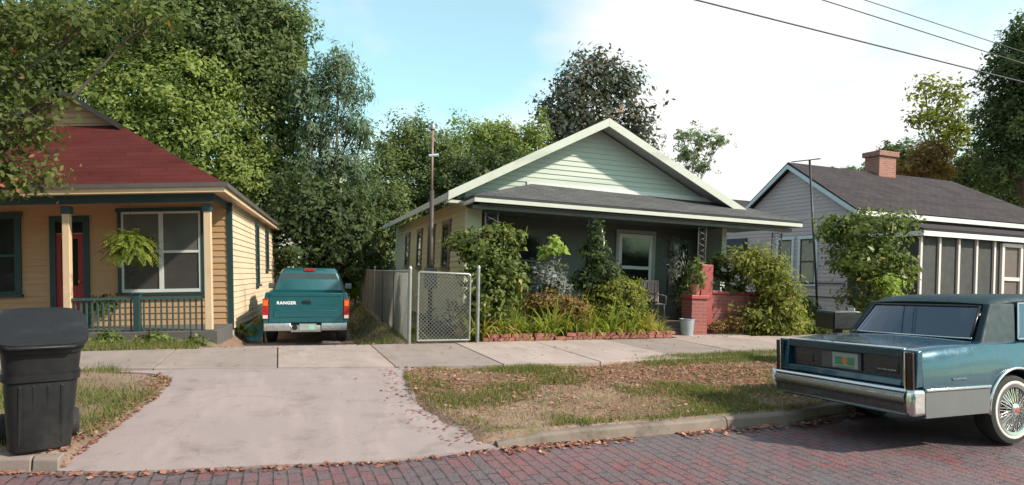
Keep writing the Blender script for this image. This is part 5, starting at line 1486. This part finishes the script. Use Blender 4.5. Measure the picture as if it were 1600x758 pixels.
def garden_chair(loc, rz, col, lab):
    t = thing('garden_chair', lab, 'chair', loc, rz)
    m_ = plain('chair_' + lab.split()[0], col, .5)
    MB().box(-.24, .24, -.22, .24, .40, .43).build('seat', m_, t, bevel=.01)
    bm_ = MB()
    for i in range(5): bm_.box(-.22 + i * .092, -.15 + i * .092, .235, .26, .46, .92)
    bm_.box(-.24, .24, .23, .265, .92, .98).build('backrest', m_, t, bevel=.006)
    for sx in (-1, 1):
        for sy in (-1, 1):
            MB().tube([(sx * .22, sy * .2, 0), (sx * .21, sy * .19, .40 if sy < 0 else .95)], .014, 8).build('leg', m_, t, smooth='all')
        MB().tube([(sx * .25, -.2, .42), (sx * .25, -.2, .62), (sx * .25, .22, .64)], .014, 8).build('armrest', m_, t, smooth='all')
garden_chair(GF.w(4.72, 1.35, .277), R(10), (.55, .42, .42), 'pinkish white garden chair on the porch beside the door')
garden_chair(GF.w(2.05, 1.3, .277), R(30), (.10, .20, .22), 'dull teal garden chair deep in the shaded porch')
o = MB().tube([GF.w(2.66, -.02, 1.86), GF.w(2.68, -.02, 2.02), GF.w(2.62, -.02, 2.30)], [.02, .025, .012], 6).build('wind_spinner', m_white, None, smooth='all')
tag(o, 'white narrow ornament hanging by the climbing plant at the porch post', 'ornament')
tb = on_ground(398, 13.75)
TB = thing('hose_reel', 'teal and dark red hose reel leaning at the foot of the tan side wall', 'hose reel', tb, R(25))
MB().lathe([(.02, -.10), (.20, -.10), (.20, -.08), (.13, -.07), (.13, .07), (.20, .08), (.20, .10), (.02, .10)], 20, Matrix.Translation((0, 0, .24)) @ Matrix.Rotation(R(78), 4, 'X')).build('reel', plain('reel_teal', (.03, .20, .22), .5), TB, smooth=True)
MB().tube([(-.22, .1, 0), (-.20, .0, .30), (0, -.06, .50), (.20, .0, .30), (.22, .1, 0)], .02, 8).build('frame', plain('reel_red', (.16, .03, .035), .5), TB, smooth='all')

# ------------------------------------------------------------------ grass and fallen leaves
from mathutils import noise as mn
def pn(x, y, f, o=0.0): return mn.noise(Vector((x * f + o, y * f - o, o * .37)))
def blades(name, pts, h0, h1, w, tint0, label, kind='stuff'):
    n = len(pts)
    P = np.array(pts)
    a = rng.uniform(0, 6.28, n); d = np.stack([np.cos(a), np.sin(a), np.zeros(n)], 1)
    h = rng.uniform(h0, h1, n) * P[:, 3]
    lean = rng.normal(0, .45, (n, 2)) * h[:, None]
    ww = w * rng.uniform(.6, 1.3, n)
    b = P[:, :3]; tip = b + np.stack([lean[:, 0], lean[:, 1], h], 1)
    V = np.stack([b - d * ww[:, None] * .5, b + d * ww[:, None] * .5, tip], 1).reshape(-1, 3)
    T = np.clip(tint0 + rng.normal(0, .2, n) + P[:, 4] * .25, 0, 1)
    o = quads_mesh(name, V, 3, LEAF['grass'], None, T)
    tag(o, label, 'grass', None, 'stuff')
pts = []
while len(pts) < 60000:
    s = rnd.uniform(1.3, 11.5); n = rnd.uniform(5.5, 9.0)
    t_ = n - float(kerb_n(s))
    if t_ < .14 - .10 * rnd.random() * (pn(s, 3, 1.9) > 0) or n > float(front_n(s)) + .06 + (.35 * max(0, min(1, (s - 4.6) / 1.5))) or s < float(apr(n)) - .03: continue
    g_ = pn(s, n * 1.6, .75, 3) + .45 * pn(s, n, 2.2, 9)
    # greener towards the walk, barer brown patch in the middle
    g_ += .42 * max(0, min(1, (n - 7.9) / .6)) + .10 * (1 if t_ < .7 else 0) - .30 * math.exp(-((n - 7.3) ** 2) / .25) * (1 if s > 4 else .4) - (.15 if s < 2.6 and n < 7.2 else 0)
    if rnd.random() > max(.26, min(1, (g_ + .14) * 2.4)): continue
    pts.append((*sn(s, n, float(gz(s, n)) + (.015 if n > front_n(s) else 0)), .55 + max(0, g_) * .9 + rnd.random() * .3, -g_ * 1.5 + .3 * pn(s, n, 3.1) + (1.2 if g_ < -.03 else 0)))
blades('verge_grass', pts, .02, .075, .010, .54, 'patchy green and straw grass on the verge before the green house')
pts = []
while len(pts) < 9000:
    s = rnd.uniform(-4.5, -1.1); n = rnd.uniform(5.9, 9.5)
    if n - float(kerb_n(s)) < .16 or n > float(front_n(s)) + .05 or s > float(apl(n)) + .02: continue
    g_ = pn(s, n, 1.1, 5) + .25
    if rnd.random() > max(.05, min(1, g_ * 2.2)): continue
    pts.append((*sn(s, n, float(gz(s, n))), .6 + rnd.random() * .7, -g_ * .8))
blades('corner_grass', pts, .04, .12, .010, .35, 'rough green grass patch between the bin and the driveway apron')
pts = []
while len(pts) < 9000:
    if rnd.random() < .5:
        n = rnd.uniform(11.3, 24); s = drive_c(n) + rnd.uniform(1.0, 1.62)
    else:
        s = rnd.uniform(2.2, 3.6); n = rnd.uniform(11.4, 14)
    pts.append((*sn(s, n, float(gz(s, n))), .6 + rnd.random() * .8, pn(s, n, 1.5)))
blades('side_grass', pts, .05, .13, .012, .25, 'green grass strip along the chain link fence')
pts = []
while len(pts) < 5000:
    s = rnd.uniform(8.9, 16); n = rnd.uniform(11.3, 13.2)
    pts.append((*sn(s, n, float(gz(s, n))), .6 + rnd.random() * .8, pn(s, n, 1.5)))
for _ in range(4000):
    s = rnd.uniform(-5, -1.2); n = rnd.uniform(11.25, 12.1)
    pts.append((*sn(s, n, float(gz(s, n))), .6 + rnd.random() * .8, pn(s, n, 1.5)))
blades('yard_grass', pts, .05, .14, .011, .3, 'short grass at the edge of the front yards behind the sidewalk')
# fallen leaves
def litter(name, pts, L0, label):
    n = len(pts); P = np.array(pts)
    a = rng.uniform(0, 6.28, n)
    ax = np.stack([np.cos(a), np.sin(a), rng.normal(0, .25, n)], 1); ax = unit(ax)
    nm = unit(np.stack([rng.normal(0, .35, n), rng.normal(0, .35, n), np.ones(n)], 1))
    ln = L0 * rng.uniform(.5, 1.4, n)
    V = leaf_quads(P + np.array([0, 0, .012])[None], ax, nm, ln, ln * rng.uniform(.4, .75, n))
    o = quads_mesh(name, V, 4, LEAF['litter'], None, np.clip(rng.normal(.5, .25, n), 0, 1))
    tag(o, label, 'fallen leaves', None, 'stuff')
pts = []
while len(pts) < 11000:
    s = rnd.uniform(1.4, 9.5); n = rnd.uniform(5.5, 8.6)
    if n - float(kerb_n(s)) < .2 or s < float(apr(n)): continue
    g_ = math.exp(-((n - 7.45) ** 2) / .30) * (1 if s > 3.6 else .35) + .20 + .5 * pn(s, n, .9, 7)
    if rnd.random() > g_: continue
    pts.append(tuple(sn(s, n, float(gz(s, n)) + .01)))
litter('verge_leaves', pts, .045, 'brown fallen leaves drifted over the middle of the verge')
pts = []
for _ in range(900):
    s = 1.9 + 5.5 * rnd.random() ** 1.4; n = float(kerb_n(s)) - abs(rnd.gauss(0, .09))
    if pn(s, 0, 1.3) > -.15: pts.append(tuple(sn(s, n, .002)))
for _ in range(380):
    s = rnd.uniform(-3.5, 1.8); n = float(kerb_n(s)) - .02 - abs(rnd.gauss(0, .06))
    pts.append(tuple(sn(s, n, .004)))
litter('gutter_leaves', pts, .055, 'reddish brown leaves lying in the gutter along the kerb')
pts = []
for _ in range(750):
    n = rnd.uniform(5.75, 8.9); s = float(apl(n)) - abs(rnd.gauss(0, .13)) + .05
    zz = float(gz(s, n)) if s < apl(n) else float(apron_z(s, n)) + .006
    pts.append(tuple(sn(s, n, zz)))
for _ in range(160):
    n = rnd.uniform(5.4, 8.7); s = float(apr(n)) - abs(rnd.gauss(0, .22))
    pts.append(tuple(sn(s, n, float(apron_z(s, n)) + .006)))
for _ in range(260):
    s = rnd.uniform(-2, 9); n = rnd.choice([rnd.uniform(8.5, 11.2), 11.2 - abs(rnd.gauss(0, .1))])
    if n < front_n(s): continue
    pts.append(tuple(sn(s, n, .268)))
litter('path_leaves', pts, .045, 'scattered dry leaves along the edges of the driveway apron and sidewalk')
